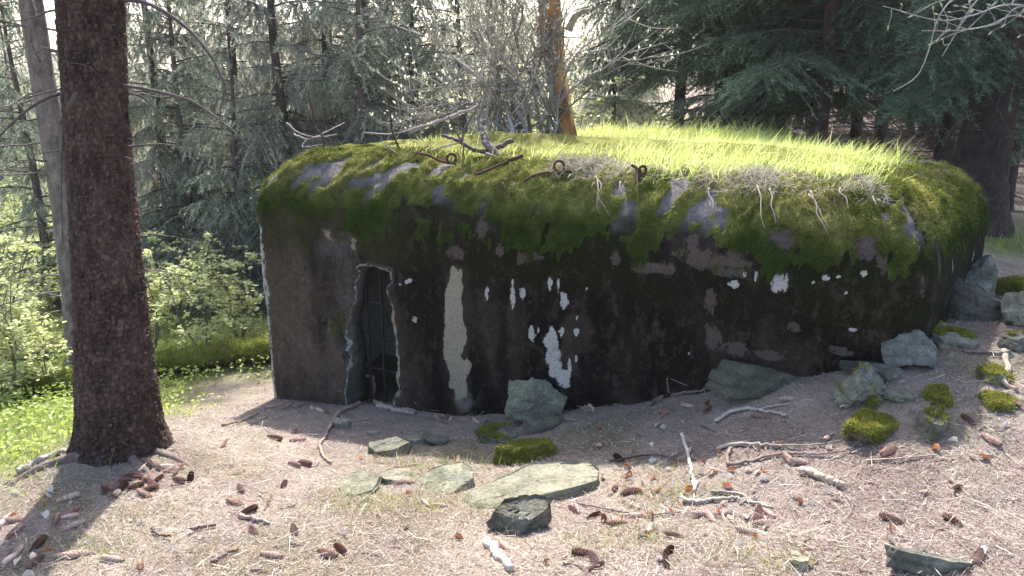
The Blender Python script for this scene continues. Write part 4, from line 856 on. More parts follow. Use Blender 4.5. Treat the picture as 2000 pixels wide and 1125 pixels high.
gq = ground_scatter(16000, (-4.5, -1.9, 3.4, 7.5), lambda q: green_zone(q[:, 0], q[:, 1])*.55, 73); N = len(gq)
b3 = np.concatenate([gq, (h(gq[:, 0], gq[:, 1])+R.uniform(.02, .13, N))[:, None]], 1); V, F, c = leafquads(b3, R.normal(size=(N, 3))*np.array([1, 1, .3]), R.uniform(.02, .04, N), .02, R, (.33, .42, .09)); tag(mesh("ground_cover", V, F, M["leaf"], None, c, False), "low bright green leafy ground cover left of the thick trunk", "plants", kind="stuff")
tz = [on_ground(u, v) for u, v in ((700, 975), (780, 985), (850, 985), (820, 915), (840, 925), (910, 900), (760, 900), (680, 985), (1240, 1045), (1420, 1065), (950, 880), (1330, 960), (1290, 980), (1500, 1090), (210, 1070), (400, 1090), (860, 1000), (700, 1000), (930, 985), (1270, 930), (130, 980), (270, 1010), (1180, 1060), (980, 900), (1860, 820))]
bb_ = []; 
for p in tz:
    m = 260; w = np.stack([R.normal(size=m)*.12+p[0], R.normal(size=m)*.08+p[1]], -1); bb_.append(w)
w = np.concatenate(bb_); N = len(w); b3 = np.concatenate([w, h(w[:, 0], w[:, 1])[:, None]-.004], 1); V, Q4, T3 = curved_blades(b3, R.normal(size=(N, 3))*.6+np.array([0, 0, .8]), R.uniform(.02, .07, N), R.uniform(.0015, .003, N), R.normal(size=(N, 3))*.4)
tag(mesh("thin_grass", V, [Q4, T3], M["grass"], None, np.repeat(np.where(R.random((N, 1)) < .35, np.array([.40, .34, .20]), np.array([.24, .29, .08]))*R.uniform(.6, 1.3, (N, 1)), 5, 0), False), "sparse thin grass tufts among the grey stones", "grass", kind="stuff")
# needle litter and straw
def litter(N, seed, lo, hi, wid, pal, ymin=2.1, ymax=6.4, pw=1.6, lift=.004, tilt=.22):
    rg = np.random.default_rng(seed); y = ymin*(ymax/ymin)**(rg.random(N)**(1/1.0)); x = rg.uniform(-.78, .78, N)*y+rg.normal(size=N)*.05
    q = np.stack([x, y], -1); k = (inpoly(q, 0) < .0) & (rg.random(N) > green_zone(x, y)*.8); q = q[k]; N = len(q); a = rg.uniform(0, 6.283, N)
    d = np.stack([np.cos(a), np.sin(a), rg.normal(size=N)*tilt], -1); L = rg.uniform(lo, hi, N); b = np.concatenate([q, (h(q[:, 0], q[:, 1])+rg.uniform(.0, lift*2, N))[:, None]], 1)-d*(L*.5)[:, None]; b[:, 2] = np.maximum(b[:, 2], h(b[:, 0], b[:, 1])-.002)
    V, F = blades(b, d, L, rg.uniform(.7, 1.3, N)*wid, np.stack([0*a, 0*a, 1+0*a], -1)+rg.normal(size=(N, 3))*.4, rg); pal = np.array(pal); c = pal[rg.integers(0, len(pal), N)]*rg.uniform(.7, 1.35, (N, 1)); return V, F, np.repeat(c, 3, 0)
PAL = [(.30, .235, .205), (.38, .32, .28), (.20, .145, .125), (.47, .42, .37), (.13, .092, .08), (.34, .265, .23)]
V, F, c = litter(190000, 1, .012, .035, .0026, PAL); tag(mesh("needle_litter", V, F, M["litter"], None, c, False), "brown spruce needle litter covering the ground", "litter", kind="stuff")
V, F, c = litter(6000, 2, .05, .14, .0028, [(.30, .22, .19), (.46, .39, .33), (.15, .10, .09), (.52, .46, .38)], lift=.012, tilt=.12); tag(mesh("twig_litter", V, F, M["litter"], None, c, False), "fine broken twigs and straw strewn over the needles", "litter", kind="stuff")

# ------------------------------------------------------------------ stones
def stone(bbox, flat, label, colr=(.155, .165, .15), moss=0., yaw=None, tilt=(0, 0), seed=0, cuts=9, deep=.40, name="stone", thick=None):
    u0, v0, u1, v1 = bbox; rg = np.random.default_rng(seed+900); G = on_ground((u0+u1)/2, v1); dep = G[1]*CP-(G[2]-CAMZ)*SP
    w = (u1-u0)/FPX*dep; Hh = (v1-v0)/FPX*dep; dl = math.atan2(CAMZ-G[2], math.hypot(G[0], G[1]))
    dpt = min(max(flat*Hh/math.sin(dl), .25*w), 1.3*w); zt = max((1-flat)*Hh/math.cos(dl), .03)
    nth = 96 if w > .2 else 64 if w > .09 else 40; nc = rg.integers(5, 8); ca0 = np.sort((np.arange(nc)+rg.uniform(-.32, .32, nc))/nc*2*np.pi+rg.uniform(0, 1)); cr = rg.uniform(.72, 1.05, nc)
    th_ = np.arange(nth)/nth*2*np.pi; cp_ = np.stack([np.cos(ca0)*cr, np.sin(ca0)*cr], -1); rr_ = np.ones(nth)
    for k in range(nth):                                             # straight broken edges between the corners
        d_ = np.array([math.cos(th_[k]), math.sin(th_[k])])
        for j in range(nc):
            p_, q_ = cp_[j], cp_[(j+1) % nc]; den = d_[0]*(q_-p_)[1]-d_[1]*(q_-p_)[0]
            if abs(den) < 1e-9: continue
            t_ = (p_[0]*(q_-p_)[1]-p_[1]*(q_-p_)[0])/den; s__ = (p_[0]*d_[1]-p_[1]*d_[0])/den
            if t_ > 0 and -1e-6 <= s__ <= 1+1e-6: rr_[k] = t_
    nl = 2 if zt < .10 else 3; lev = []; slx, sly = rg.uniform(-.35, .35, 2)
    batt = rg.uniform(.0, .22); lj = rg.uniform(-.035, .035, (nl, 1))+.05*fbm(np.stack([np.repeat(np.cos(th_)[None]*2, nl, 0), np.repeat(np.sin(th_)[None]*2, nl, 0), np.repeat(np.arange(nl)[:, None]*3.7, nth, 1)], -1), 3, seed)
    for k in range(nl):                                              # cleavage layers, each a little proud or back
        for e_ in (.04, .5, .93): tz_ = (k+e_)/nl; lev.append((rr_*(1-batt*tz_)*(1+lj[k])*(1-.02*(e_ == .04)), tz_))
    rings_ = [np.stack([np.cos(th_)*r_, np.sin(th_)*r_, np.full(nth, tz_)], -1) for r_, tz_ in lev]
    top_r = lev[-1][0]
    for f_ in (.965, .9, .8, .68, .55, .42, .28, .14, .02): rings_.append(np.stack([np.cos(th_)*top_r*f_, np.sin(th_)*top_r*f_, np.full(nth, 1.0)], -1))
    V = np.concatenate(rings_); tpw = V[:, 2].copy(); V[:, 2] = V[:, 2]*(1+slx*V[:, 0]*tpw+sly*V[:, 1]*tpw)-.5
    step = np.floor((fbm(np.stack([V[:, 0]*1.6, V[:, 1]*1.6, 0*tpw], -1), 3, seed+5)*.5+.5)*4)/4; V[:, 2] -= .30*step*(tpw > .99)*rg.uniform(.3, 1)
    nrg = len(rings_); i_ = (np.arange(nrg-1)[:, None]*nth+np.arange(nth)[None]); i2_ = (np.arange(nrg-1)[:, None]*nth+(np.arange(nth)[None]+1) % nth)
    F = np.concatenate([np.stack([i_, i2_, i2_+nth], -1).reshape(-1, 3), np.stack([i_, i2_+nth, i_+nth], -1).reshape(-1, 3)])
    V[:, :2] /= np.abs(V[:, :2]).max(0); V[:, 2] /= np.abs(V[:, 2]).max(); V = V*np.array([w/2, dpt/2, zt/2*(1+deep)])
    for _ in range(cuts-3):                                          # broken corners
        n = rg.normal(size=3)*np.array([1, 1, .9]); n /= np.linalg.norm(n); ext = np.array([w/2, dpt/2, zt/2*(1+deep)]); d = np.linalg.norm(ext*n)*rg.uniform(.72, 1.0); e_ = V@n-d; V = V-np.outer(np.maximum(e_, 0), n)
    sc = 1/max(w, .05); n1 = fbm(V*sc*3.5+seed, 4, seed); lay = np.repeat(np.concatenate([np.tile([0, 1, .6], nl), np.full(9, .7)]), nth)
    rad_ = V/(np.linalg.norm(V, axis=1)[:, None]+1e-9); V = V+rad_*((n1*.06+fbm(V*sc*9, 5, seed+3, .6)*.085)*min(w, zt*1.8+.03))[:, None]; V[:, 2] += fbm(V*sc*np.array([9, 9, 9]), 4, seed+8)*.10*min(zt, .06)
    # sides sheared a little so that no block is a plain prism
    V[:, 0] += V[:, 2]*rg.uniform(-.35, .35); V[:, 1] += V[:, 2]*rg.uniform(.0, .4)
    ax, ay = tilt; ca, sa_, cb_, sb_ = math.cos(ax), math.sin(ax), math.cos(ay), math.sin(ay)
    V = V@np.array([[1, 0, 0], [0, ca, -sa_], [0, sa_, ca]]).T@np.array([[cb_, 0, sb_], [0, 1, 0], [-sb_, 0, cb_]]).T
    yw = rg.uniform(-.35, .35) if yaw is None else yaw; c_, s_ = math.cos(yw), math.sin(yw); V = V@np.array([[c_, -s_, 0], [s_, c_, 0], [0, 0, 1]]).T
    dirh = np.array([G[0], G[1]])/math.hypot(G[0], G[1]); ctr = np.array([G[0]+dirh[0]*dpt*.45, G[1]+dirh[1]*dpt*.45, 0])
    ctr[2] = float(h(ctr[0], ctr[1]))*.5+G[2]*.5+zt*.5-zt*deep*.45
    lich = sm(.05, .4, fbm(V*sc*2.2+seed*3, 3, seed+9))[:, None]; c = np.array(colr)*np.array([.84, .76, .65])*(1+.7*n1[:, None])*(.8+.4*lay[:, None])*(1-lich*.35)+np.array([.21, .215, .19])*lich*.35
    e = empty(name, tuple(float(q) for q in ctr), label, "stone"); mesh("rock", V, F, [M["stone"]], e, np.clip(c, .01, .8), True).data.polygons.foreach_set("use_smooth", np.zeros(len(F), bool))
    if moss > .29:
        tri = V[F]; nf = np.cross(tri[:, 1]-tri[:, 0], tri[:, 2]-tri[:, 0]); ar = np.linalg.norm(nf, axis=1); nf /= ar[:, None]+1e-12
        mcn = fbm(tri.mean(1)*sc*3+5, 3, seed+21); ok = (nf[:, 2]*.8+1.2*mcn > 1.2-moss)
        if ok.any():
            vn_ = np.zeros_like(V); np.add.at(vn_, F.ravel(), np.repeat(nf*ar[:, None], 3, 0)); vn_ /= np.linalg.norm(vn_, axis=1)[:, None]+1e-12
            used = np.unique(F[ok]); rm = np.full(len(V), -1); rm[used] = np.arange(len(used)); inner = np.ones(len(V)); bad = np.unique(F[~ok]); inner[bad] = -.4
            mv_ = V+vn_*(inner*(.006+.005*fbm(V*60, 2, 2)))[:, None]; mcl = np.array([.19, .19, .035])*(1+.6*fbm(V*30, 3, 7)[:, None])
            mesh("moss_cushion", mv_[used], rm[F[ok]], [M["moss"]], e, np.clip(mcl[used], .02, .6))
            NN = int(min(6000, 60000*ar[ok].sum()*.5+200)); pk = rg.choice(np.where(ok)[0], NN, p=ar[ok]/ar[ok].sum()); bc = rg.dirichlet((1, 1, 1), NN)[..., None]
            pb = (tri[pk]*bc).sum(1)+nf[pk]*.008; Vb, Fb = blades(pb, nf[pk]+rg.normal(size=(NN, 3))*.7, rg.uniform(.006, .016, NN), .005, rng=rg)
            mesh("moss_fronds", Vb, Fb, [M["mossfur"]], e, np.repeat(np.array([.23, .23, .05])*rg.uniform(.5, 1.5, (NN, 1)), 3, 0), False)["kind"] = "stuff"
    return e
GR = (.13, .135, .115); DKS = (.085, .092, .085); BL = (.14, .16, .165); PALE = (.30, .30, .27)
stone((980, 722, 1124, 824), .2, "large pale grey-green slab leaning on the wall below the white run", (.20, .22, .185), 0, .1, (-.15, .08), 1, 11)
stone((1012, 792, 1108, 846), .55, "broken grey block lying at the foot of the large leaning slab", GR, 0, .2, (0, .15), 2)
stone((960, 842, 1104, 902), .55, "square stone thick with dark green moss, dry straw on top", (.07, .075, .05), 1.15, 0., (.05, 0), 3, 7)
stone((925, 818, 1030, 866), .6, "grey stone with a moss crown behind the square mossy stone", GR, .45, .2, (0, -.1), 4)
stone((822, 836, 884, 872), .6, "small split grey stone beside the low dark oblong stone", (.15, .16, .15), 0, 0, (0, .1), 5)
stone((704, 846, 816, 892), .68, "low dark oblong stone in the needles below the doorway", (.13, .14, .12), .12, .1, (0, -.1), 6)
stone((780, 842, 840, 868), .7, "flat grey stone wedged between the oblong stone and the split one", (.17, .18, .165), 0, 0, (0, 0), 7)
stone((808, 900, 936, 968), .86, "tilted flat grey slab with a pointed upper end", (.20, .215, .18), 0, .55, (.1, -.18), 8, 8)
stone((885, 884, 1215, 990), .77, "long layered grey slab sunk in the needle floor", (.21, .22, .19), .05, .33, (.05, -.12), 9, 10)
stone((942, 955, 1080, 1042), .45, "dark angular boulder below the long layered slab", (.115, .12, .105), 0, -.2, (.1, .1), 10, 12)
stone((655, 915, 750, 968), .88, "low pale stone half sunk in grass tufts", (.20, .215, .18), .12, .2, (0, -.1), 11)
stone((735, 905, 815, 948), .85, "thin pale stone flush with the ground behind the grass tufts", (.24, .24, .20), 0, .2, (0, 0), 12)
stone((1636, 803, 1754, 868), .55, "wedge-shaped stone wholly covered in yellow-green moss", (.12, .12, .08), 1.25, 0, (.05, .1), 13)
stone((1628, 704, 1720, 806), .4, "tilted grey-green block with a mossy right edge", (.17, .19, .175), .30, -.3, (.2, .25), 14)
stone((1783, 785, 1842, 860), .45, "sharp dark-faced stone with a strip of moss along its top", (.13, .135, .12), .5, -.5, (.1, .2), 15)
stone((1808, 742, 1852, 792), .6, "small lump of stone under bright moss above the sharp stone", (.12, .12, .08), 1.15, 0, (0, 0), 16)
stone((1712, 640, 1832, 720), .25, "blue-grey slab leaning on the bunker's right corner", BL, .08, .1, (-.5, .1), 17)
stone((1634, 692, 1766, 728), .55, "thin flat dark slab roofed with needles at the wall foot", DKS, 0, 0, (0, 0), 18)
stone((1695, 712, 1775, 748), .5, "short dark stone under the thin flat slab", (.11, .12, .11), 0, .3, (0, 0), 19)
stone((1803, 625, 1904, 682), .7, "flat square slab with a thin moss film on top", (.19, .205, .18), .35, -.1, (.1, .12), 20, 6)
stone((1786, 535, 1990, 626), .25, "big dark lower slab piled against the bunker's far end", (.095, .10, .10), 0, -.25, (.05, .2), 21, 10)
stone((1815, 492, 1962, 598), .2, "big grey wedge of rock on top of the dark lower slab", (.17, .185, .18), .08, .2, (-.1, -.2), 22, 11)
stone((1944, 546, 2060, 640), .25, "pale rounded rock beside the pile at the bunker's far end", (.27, .28, .25), 0, 0, (-.2, 0), 23)
stone((1938, 636, 2040, 684), .5, "dark flat stone with a mossy left tip below the pale rock", (.14, .15, .14), .4, 0, (0, .1), 24)
stone((1932, 530, 2010, 580), .4, "stone buried under a soft green moss mound behind the pile", (.12, .13, .08), 1.3, 0, (0, 0), 25)
stone((1376, 700, 1606, 774), .35, "broad dark slab with a little moss along the wall foot", (.10, .11, .095), .22, -.05, (0, .08), 26, 9)
stone((1712, 1064, 1908, 1120), .5, "long thin slab with a dark front edge in pale straw", (.17, .185, .175), 0, -.15, (0, .08), 27, 9)
stone((1898, 712, 1972, 752), .6, "low mossy stone with a bent root beside it", (.15, .15, .11), .95, 0, (0, 0), 28)
stone((1905, 770, 1985, 800), .7, "flat mossy lump almost sunk in the needles", (.15, .15, .10), .9, 0, (0, 0), 29)
stone((1530, 1056, 1580, 1114), .85, "pale flat stone sunk level with the straw", (.30, .29, .25), 0, .1, (0, 0), 30)
stone((646, 812, 690, 838), .45, "small grey cobble beside the forked branch below the doorway", (.24, .25, .22), 0, 0, (0, 0), 31)
stone((714, 833, 742, 852), .5, "tiny pale cobble between doorway and oblong stone", (.28, .29, .26), 0, 0, (0, 0), 32)
stone((1720, 765, 1802, 788), .7, "thin grey stone lying flat above the mossy wedge", (.15, .165, .15), 0, 0, (0, 0), 33)
stone((1682, 770, 1722, 798), .5, "small mossy pebble between block and wedge", (.12, .13, .08), 1., 0, (0, 0), 34)
stone((1925, 680, 1975, 700), .6, "little pale stone under the dark flat stone", (.26, .26, .24), 0, 0, (0, 0), 35)
stone((1130, 792, 1160, 808), .5, "small reddish-grey pebble near the wall foot", (.24, .20, .18), 0, 0, (0, 0), 36)

# ------------------------------------------------------------------ sticks
def stick(paths, label, colr, lift=.012, seed=0, name="branch", gnarl=.10):
    rg = np.random.default_rng(seed+50); mb = MB(); O = None
    for pts, r0, r1 in paths:
        P = []
        for q in pts:
            if len(q) == 2: p = on_ground(*q)+np.array([0, 0, lift])
            else: g = on_ground(q[2], q[3]); p = at_y(q[0], q[1], g[1])
            P.append(p)
        if O is None: O = P[0].copy()
        n = max(10, 6*len(P)); P = resample(P, n); P[1:-1] += rg.normal(size=(n-2, 3))*r0*.25; add_tube(mb, P, np.linspace(r0, r1, n), 8, np.asarray(colr)*rg.uniform(.85, 1.15), 0, gnarl, seed)
    o = mb.build(name, [M["deadwood"]], None, off=O); o.location = tuple(float(q) for q in O); return tag(o, label, "branch")
BR = (.19, .135, .115); GY = (.33, .29, .26); PA = (.55, .50, .46); DK = (.085, .062, .055); TAN = (.42, .31, .25)
stick([([(727, 734, 728, 782), (730, 758, 728, 782), (726, 782), (700, 793), (668, 806), (650, 828), (640, 848), (624, 874)], .017, .009), ([(692, 734, 728, 782), (712, 733, 728, 782), (729, 735, 728, 782)], .008, .011), ([(726, 782), (750, 795), (780, 803), (812, 808)], .016, .010), ([(624, 874), (632, 895), (646, 908)], .009, .006), ([(792, 803), (804, 795), (812, 787, 810, 803)], .006, .003)], "forked root-like branch standing up in front of the doorway", (.34, .25, .20), seed=1)
stick([([(738, 796), (768, 803), (808, 812)], .017, .013)], "pale thick broken stick under the forked branch", GY, seed=2)
stick([([(975, 806), (1010, 798), (1050, 775), (1085, 768), (1116, 772)], .007, .006), ([(1085, 768), (1105, 760), (1119, 766)], .006, .004)], "dark twig lying across the foot of the large leaning slab", DK, .03, 3)
stick([([(1268, 795), (1290, 780), (1330, 772), (1380, 765), (1420, 752), (1445, 748)], .010, .005), ([(1306, 775), (1304, 755, 1306, 777), (1303, 738, 1306, 777)], .007, .005), ([(1310, 740, 1306, 777), (1340, 752, 1340, 772), (1362, 764)], .003, .002)], "brown branch with an upright stub along the wall foot", BR, seed=4)
stick([([(1395, 826), (1430, 808), (1465, 803), (1500, 808), (1535, 815)], .010, .006), ([(1480, 805), (1510, 797), (1545, 793)], .006, .003)], "arched grey branch on open needles below the broad slab", GY, seed=5)
stick([([(1331, 852), (1340, 880), (1346, 905), (1352, 935), (1356, 964)], .009, .007), ([(1355, 962), (1362, 945)], .006, .005)], "bleached white stick with a knobbed end lying upright on the slope", PA, seed=6)
stick([([(1326, 978), (1360, 985), (1400, 980), (1440, 978), (1475, 988), (1510, 998)], .011, .005), ([(1388, 965), (1415, 966), (1450, 972), (1470, 985)], .008, .005)], "grey double branch crossing the twig litter", GY, seed=7)
stick([([(1400, 880), (1430, 872), (1480, 872), (1528, 876)], .009, .005), ([(1528, 874), (1600, 872), (1640, 865)], .004, .002)], "grey splintered branch above the curved root", GY, seed=8)
stick([([(1428, 880), (1420, 895), (1424, 912), (1460, 905), (1510, 893), (1560, 890), (1620, 890), (1660, 880), (1680, 864)], .009, .003)], "long thin branch with a hooked end pointing at the mossy wedge", (.26, .20, .175), seed=9)
stick([([(1565, 924), (1590, 932), (1620, 942), (1648, 954)], .018, .011)], "short tan log piece on open needles", TAN, seed=10)
stick([([(950, 1062), (975, 1090), (1000, 1116)], .018, .013)], "bleached split wood piece in the sunny straw", (.62, .56, .50), seed=11)
stick([([(470, 1010), (495, 1018), (526, 1027)], .009, .008)], "short grey stick with cones around it on the path", (.28, .23, .20), seed=12)
stick([([(366, 1042), (395, 1034), (422, 1030)], .008, .006)], "short dark brown stick lying crosswise on the path", BR, seed=13)
stick([([(298, 1036), (310, 1050), (334, 1053)], .006, .004)], "bent dark twig on the mossy left side of the path", DK, seed=14)
stick([([(414, 1104), (440, 1088), (466, 1076)], .007, .006)], "straight brown stick slanting across the path", BR, seed=15)
stick([([(434, 834), (470, 826), (506, 810)], .006, .004)], "thin twig on the trodden path before the door end", BR, seed=16)
stick([([(36, 926), (70, 906), (100, 893), (136, 884)], .018, .012)], "pale bark-stripped root piece left of the thick trunk", GY, seed=17)
stick([([(1092, 776), (1160, 772), (1200, 770), (1242, 764)], .006, .004)], "thin pale stick along the dark wall foot", TAN, seed=18)
stick([([(1640, 800), (1670, 790), (1700, 782), (1740, 772)], .005, .003)], "thin twig between the tilted block and the mossy wedge", (.35, .29, .25), seed=19)
stick([([(1960, 690), (1965, 730), (1950, 745), (1985, 765)], .014, .009)], "pale bent root beside the low mossy stone", TAN, seed=20)
stick([([(1690, 905), (1760, 900), (1830, 893)], .005, .003)], "fine reddish twig on the open needle slope", TAN, seed=21)
stick([([(1190, 905), (1280, 893), (1330, 905)], .005, .003)], "fine dark twig above the end of the long layered slab", DK, seed=22)
stick([([(1120, 985), (1190, 1000), (1260, 1010), (1330, 1005)], .004, .003)], "thin springy twig right of the dark boulder", (.20, .16, .14), seed=23)
stick([([(1880, 690), (1930, 692), (1960, 688)], .008, .005)], "short brown stick near the pale rocks", BR, seed=24)
rg = np.random.default_rng(77)
for k in range(70):
    u, v = rg.uniform(330, 1980), rg.uniform(800, 1120); a = rg.uniform(0, 3.14); L = rg.uniform(18, 50)
    if u < 450 and v < 900: continue
    stick([([(u, v), (u+L*.5*math.cos(a)+rg.normal()*3, v+L*.22*math.sin(a)+rg.normal()*2), (u+L*math.cos(a), v+L*.42*math.sin(a))], rg.uniform(.002, .005), .0015)], "small broken "+("brown", "dark", "grey", "tan")[k % 4]+" twig lying loose on the needle floor", [BR, DK, GY, TAN][k % 4], .006, 100+k, "twig")["group"] = ("brown", "dark", "grey", "tan")[k % 4]+" loose twigs on the needles"
# dead branches lying on the roof
def roofbranch(paths, label, colr, seed):
    rg = np.random.default_rng(seed); mb = MB(); O = None
    for pts, r0, r1 in paths:
        P = [roof_pt(u, v, up) if Y is None else at_y(u, v, Y) for u, v, up, Y in pts]
        if O is None: O = P[0].copy()
        n = max(12, 7*len(P)); P = resample(P, n); P[1:-1] += rg.normal(size=(n-2, 3))*r0*.2; add_tube(mb, P, np.linspace(r0, r1, n), 7, np.asarray(colr)*rg.uniform(.8, 1.25), 0, .3, seed)
    o = mb.build("branch", [M["deadwood"]], None, off=O); o.location = tuple(float(q) for q in O); return tag(o, label, "branch")
Yb = float(roof_pt(1000, 312)[1])
roofbranch([([(945, 262, 0, Yb+.1), (955, 285, 0, Yb), (975, 303, 0, Yb-.05), (1005, 316, 0, Yb-.1), (1045, 318, 0, Yb-.08)], .022, .026), ([(945, 262, 0, Yb+.1), (935, 230, 0, Yb+.2), (945, 200, 0, Yb+.25), (955, 150, 0, Yb+.3)], .014, .006), ([(1005, 316, 0, Yb-.1), (1040, 306, 0, Yb), (1070, 303, 0, Yb+.1)], .018, .012), ([(948, 300, 0, Yb-.1), (975, 310, 0, Yb-.1), (1000, 322, 0, Yb-.14)], .012, .008)], "weathered grey driftwood-like branch fork lying on the roof edge", (.20, .17, .155), 5)
roofbranch([([(862, 264, 0, Yb+.1), (895, 275, 0, Yb+.05), (920, 290, 0, Yb), (945, 296, 0, Yb), (970, 288, 0, Yb+.05), (1002, 274, 0, Yb+.1)], .010, .017), ([(905, 282, 0, Yb), (905, 305, 0, Yb-.05)], .006, .004), ([(903, 275, 0, Yb), (908, 250, 0, Yb+.05), (930, 215, 0, Yb+.1), (945, 180, 0, Yb+.15)], .008, .003), ([(903, 277, 0, Yb), (885, 250, 0, Yb), (870, 205, 0, Yb)], .006, .002)], "dark crooked branch with upturned twigs beside the iron hooks", (.10, .078, .07), 6)
roofbranch([([(752, 282, 0, Yb+.3), (775, 298, 0, Yb+.25), (805, 302, 0, Yb+.2), (845, 293, 0, Yb+.15), (880, 283, 0, Yb+.1), (905, 278, 0, Yb+.1)], .006, .005), ([(708, 258, 0, Yb+.3), (760, 262, 0, Yb+.35), (820, 248, 0, Yb+.4), (900, 225, 0, Yb+.5)], .005, .008), ([(800, 260, 0, Yb+.4), (860, 235, 0, Yb+.45), (940, 205, 0, Yb+.55)], .012, .008)], "pale thin branch lying along the roof behind the iron hooks", (.30, .26, .24), 7)
roofbranch([([(575, 262, 0, 5.75), (600, 272, 0, 5.7), (640, 256, 0, 5.8), (672, 240, 0, 5.9)], .007, .004), ([(560, 240, 0, 5.9), (590, 262, 0, 5.75), (618, 268, 0, 5.7), (660, 262, 0, 5.8)], .006, .003), ([(600, 272, 0, 5.7), (590, 285, 0, 5.65), (630, 282, 0, 5.62)], .005, .003)], "bare grey twigs lying on the mossy roof corner above the door end", (.28, .24, .23), 8)

# ------------------------------------------------------------------ cones and fallen leaves
def cone_mesh(name, open_, colr, seed):
    rg = np.random.default_rng(seed); mb = MB(); L = .105; t = np.linspace(0, 1, 9)
    prof = .014*np.sin(np.pi*np.clip(t*.93+.06, 0, 1))**.6*(1.1-.3*t); P = np.stack([t*L-L/2, 0*t, 0*t], -1)
    V, Q, T = tube(P, np.maximum(prof*.8, .002), 8); n = mb.n; mb.add(V, Q, np.array(colr)*.5); mb.F.setdefault((3, 0), []).append(T+n)
    for r in range(13):
        f = (r+.5)/13; rr = np.interp(f, t, prof); kk_ = 8
        for j in range(kk_):
            a = (j+.5*(r % 2))/kk_*6.283; nrm = np.array([0, math.cos(a), math.sin(a)]); tg_ = np.array([0, -math.sin(a), math.cos(a)]); b = np.array([f*L-L/2-.004, 0, 0])+nrm*rr*.75
            ln = .014*(1-.25*f); wv = rr*.55+.0015; tip = b+np.array([ln*(.9 if not open_ else .55), 0, 0])+nrm*(.004 if not open_ else .009)
            mb.add([b-tg_*wv*.6, b+tg_*wv*.6, b*.4+tip*.6+tg_*wv+nrm*.001, tip, b*.4+tip*.6-tg_*wv+nrm*.001], [[0, 1, 2, 3], [0, 3, 4, 0]][:1], np.array(colr)*rg.uniform(.75, 1.3)*np.array([[.35], [.35], [1.0], [1.5], [1.0]])); mb.F.setdefault((3, 0), []).append(np.array([[mb.n-5, mb.n-2, mb.n-1]]))
    o = mb.build(name, [M["cone"]], None, False); me = o.data; bpy.data.objects.remove(o); return me
CM = [cone_mesh("spruce_cone", False, (.50, .32, .25), 1), cone_mesh("spruce_cone", True, (.36, .21, .165), 2), cone_mesh("spruce_cone", False, (.60, .45, .37), 3), cone_mesh("spruce_cone", True, (.21, .115, .09), 4)]
def put_cone(u, v, kind, ang, sc, label, group, rg):
    p = on_ground(u, v); o = bpy.data.objects.new("spruce_cone", CM[kind]); COL.objects.link(o); o.location = (float(p[0]), float(p[1]), float(p[2])+.011*sc); o.scale = (sc, sc, sc)
    o.rotation_euler = (rg.uniform(0, 6.28), rg.normal()*.12, ang); tag(o, label, "cone", group)
rg = np.random.default_rng(9)
zones = [("spruce cone in the heap at the foot of the thick trunk", "cones at the trunk foot", [(205, 962, 1), (235, 958, 1), (250, 940, 1), (262, 935, 1), (285, 935, 1), (230, 965, 2), (290, 905, 2), (305, 912, 2), (325, 915, 2), (340, 918, 0), (300, 950, 1), (283, 968, 0), (290, 958, 3), (345, 922, 2), (310, 938, 1), (372, 938, 3), (265, 952, 3), (215, 955, 3)]),
         ("spruce cone scattered on the left side of the path", "cones on the path's left side", [(135, 975, 2), (110, 1018, 0), (135, 1012, 2), (148, 1028, 2), (20, 1020, 0), (30, 1042, 0), (75, 1068, 1), (35, 1082, 2), (20, 1095, 2), (65, 1090, 2), (155, 1085, 2), (130, 1090, 0), (220, 1095, 2), (275, 1108, 0), (70, 1102, 3), (10, 1020, 2), (140, 1005, 1)]),
         ("spruce cone lying alone on the trodden path", "cones on the trodden path", [(435, 872, 0), (537, 858, 3), (575, 910, 1), (595, 908, 3), (470, 957, 1), (460, 985, 0), (485, 1002, 3), (495, 1040, 1), (555, 948, 3), (575, 1040, 1), (665, 1075, 1), (350, 940, 3), (640, 1085, 1), (530, 1088, 0), (582, 862, 0), (575, 845, 0)]),
         ("spruce cone in the drift along the bunker's wall foot", "cones at the wall foot", [(545, 792, 0), (560, 796, 2), (530, 797, 0), (580, 795, 1), (610, 800, 0), (625, 805, 0), (640, 808, 2), (855, 820, 2), (880, 822, 0), (910, 822, 0), (1120, 790, 0), (1150, 768, 0), (1175, 760, 0), (1250, 778, 0), (1290, 782, 0), (1300, 808, 1), (1225, 782, 2), (1155, 800, 0), (1380, 790, 0), (1345, 795, 2), (1475, 776, 0), (1540, 782, 2), (1296, 812, 0), (1380, 803, 1), (1190, 768, 2), (870, 828, 1), (930, 825, 0), (950, 828, 0)]),
         ("spruce cone among the grey slabs and grass tufts", "cones among the slabs", [(895, 900, 0), (1170, 873, 0), (1230, 890, 1), (790, 945, 0), (1210, 900, 3), (860, 990, 2), (830, 985, 2), (1235, 960, 1), (1120, 1000, 1), (1160, 1010, 3), (1180, 1018, 1), (1205, 1025, 1), (1260, 1010, 0), (1140, 1085, 1), (1160, 1095, 1), (1165, 1110, 3), (985, 1070, 0), (1230, 965, 1), (1200, 958, 0)]),
         ("spruce cone in the twig litter below the bleached stick", "cones in the twig litter", [(1240, 1010, 2), (1270, 1010, 2), (1455, 1040, 2), (1480, 1008, 1), (1375, 1008, 2), (1385, 1012, 0), (1500, 1005, 0), (1490, 1025, 2), (1430, 1020, 2), (1315, 1048, 1), (1300, 1100, 3), (1305, 1080, 3), (1540, 900, 0), (1330, 985, 2)]),
         ("spruce cone on the open needle slope below the bunker's right end", "cones on the open slope", [(1935, 862, 0), (1890, 822, 1), (1615, 858, 0), (1860, 1020, 1), (1740, 1018, 1), (1735, 885, 1), (1910, 1092, 1), (1870, 955, 2), (1980, 790, 0), (1560, 905, 2)])]
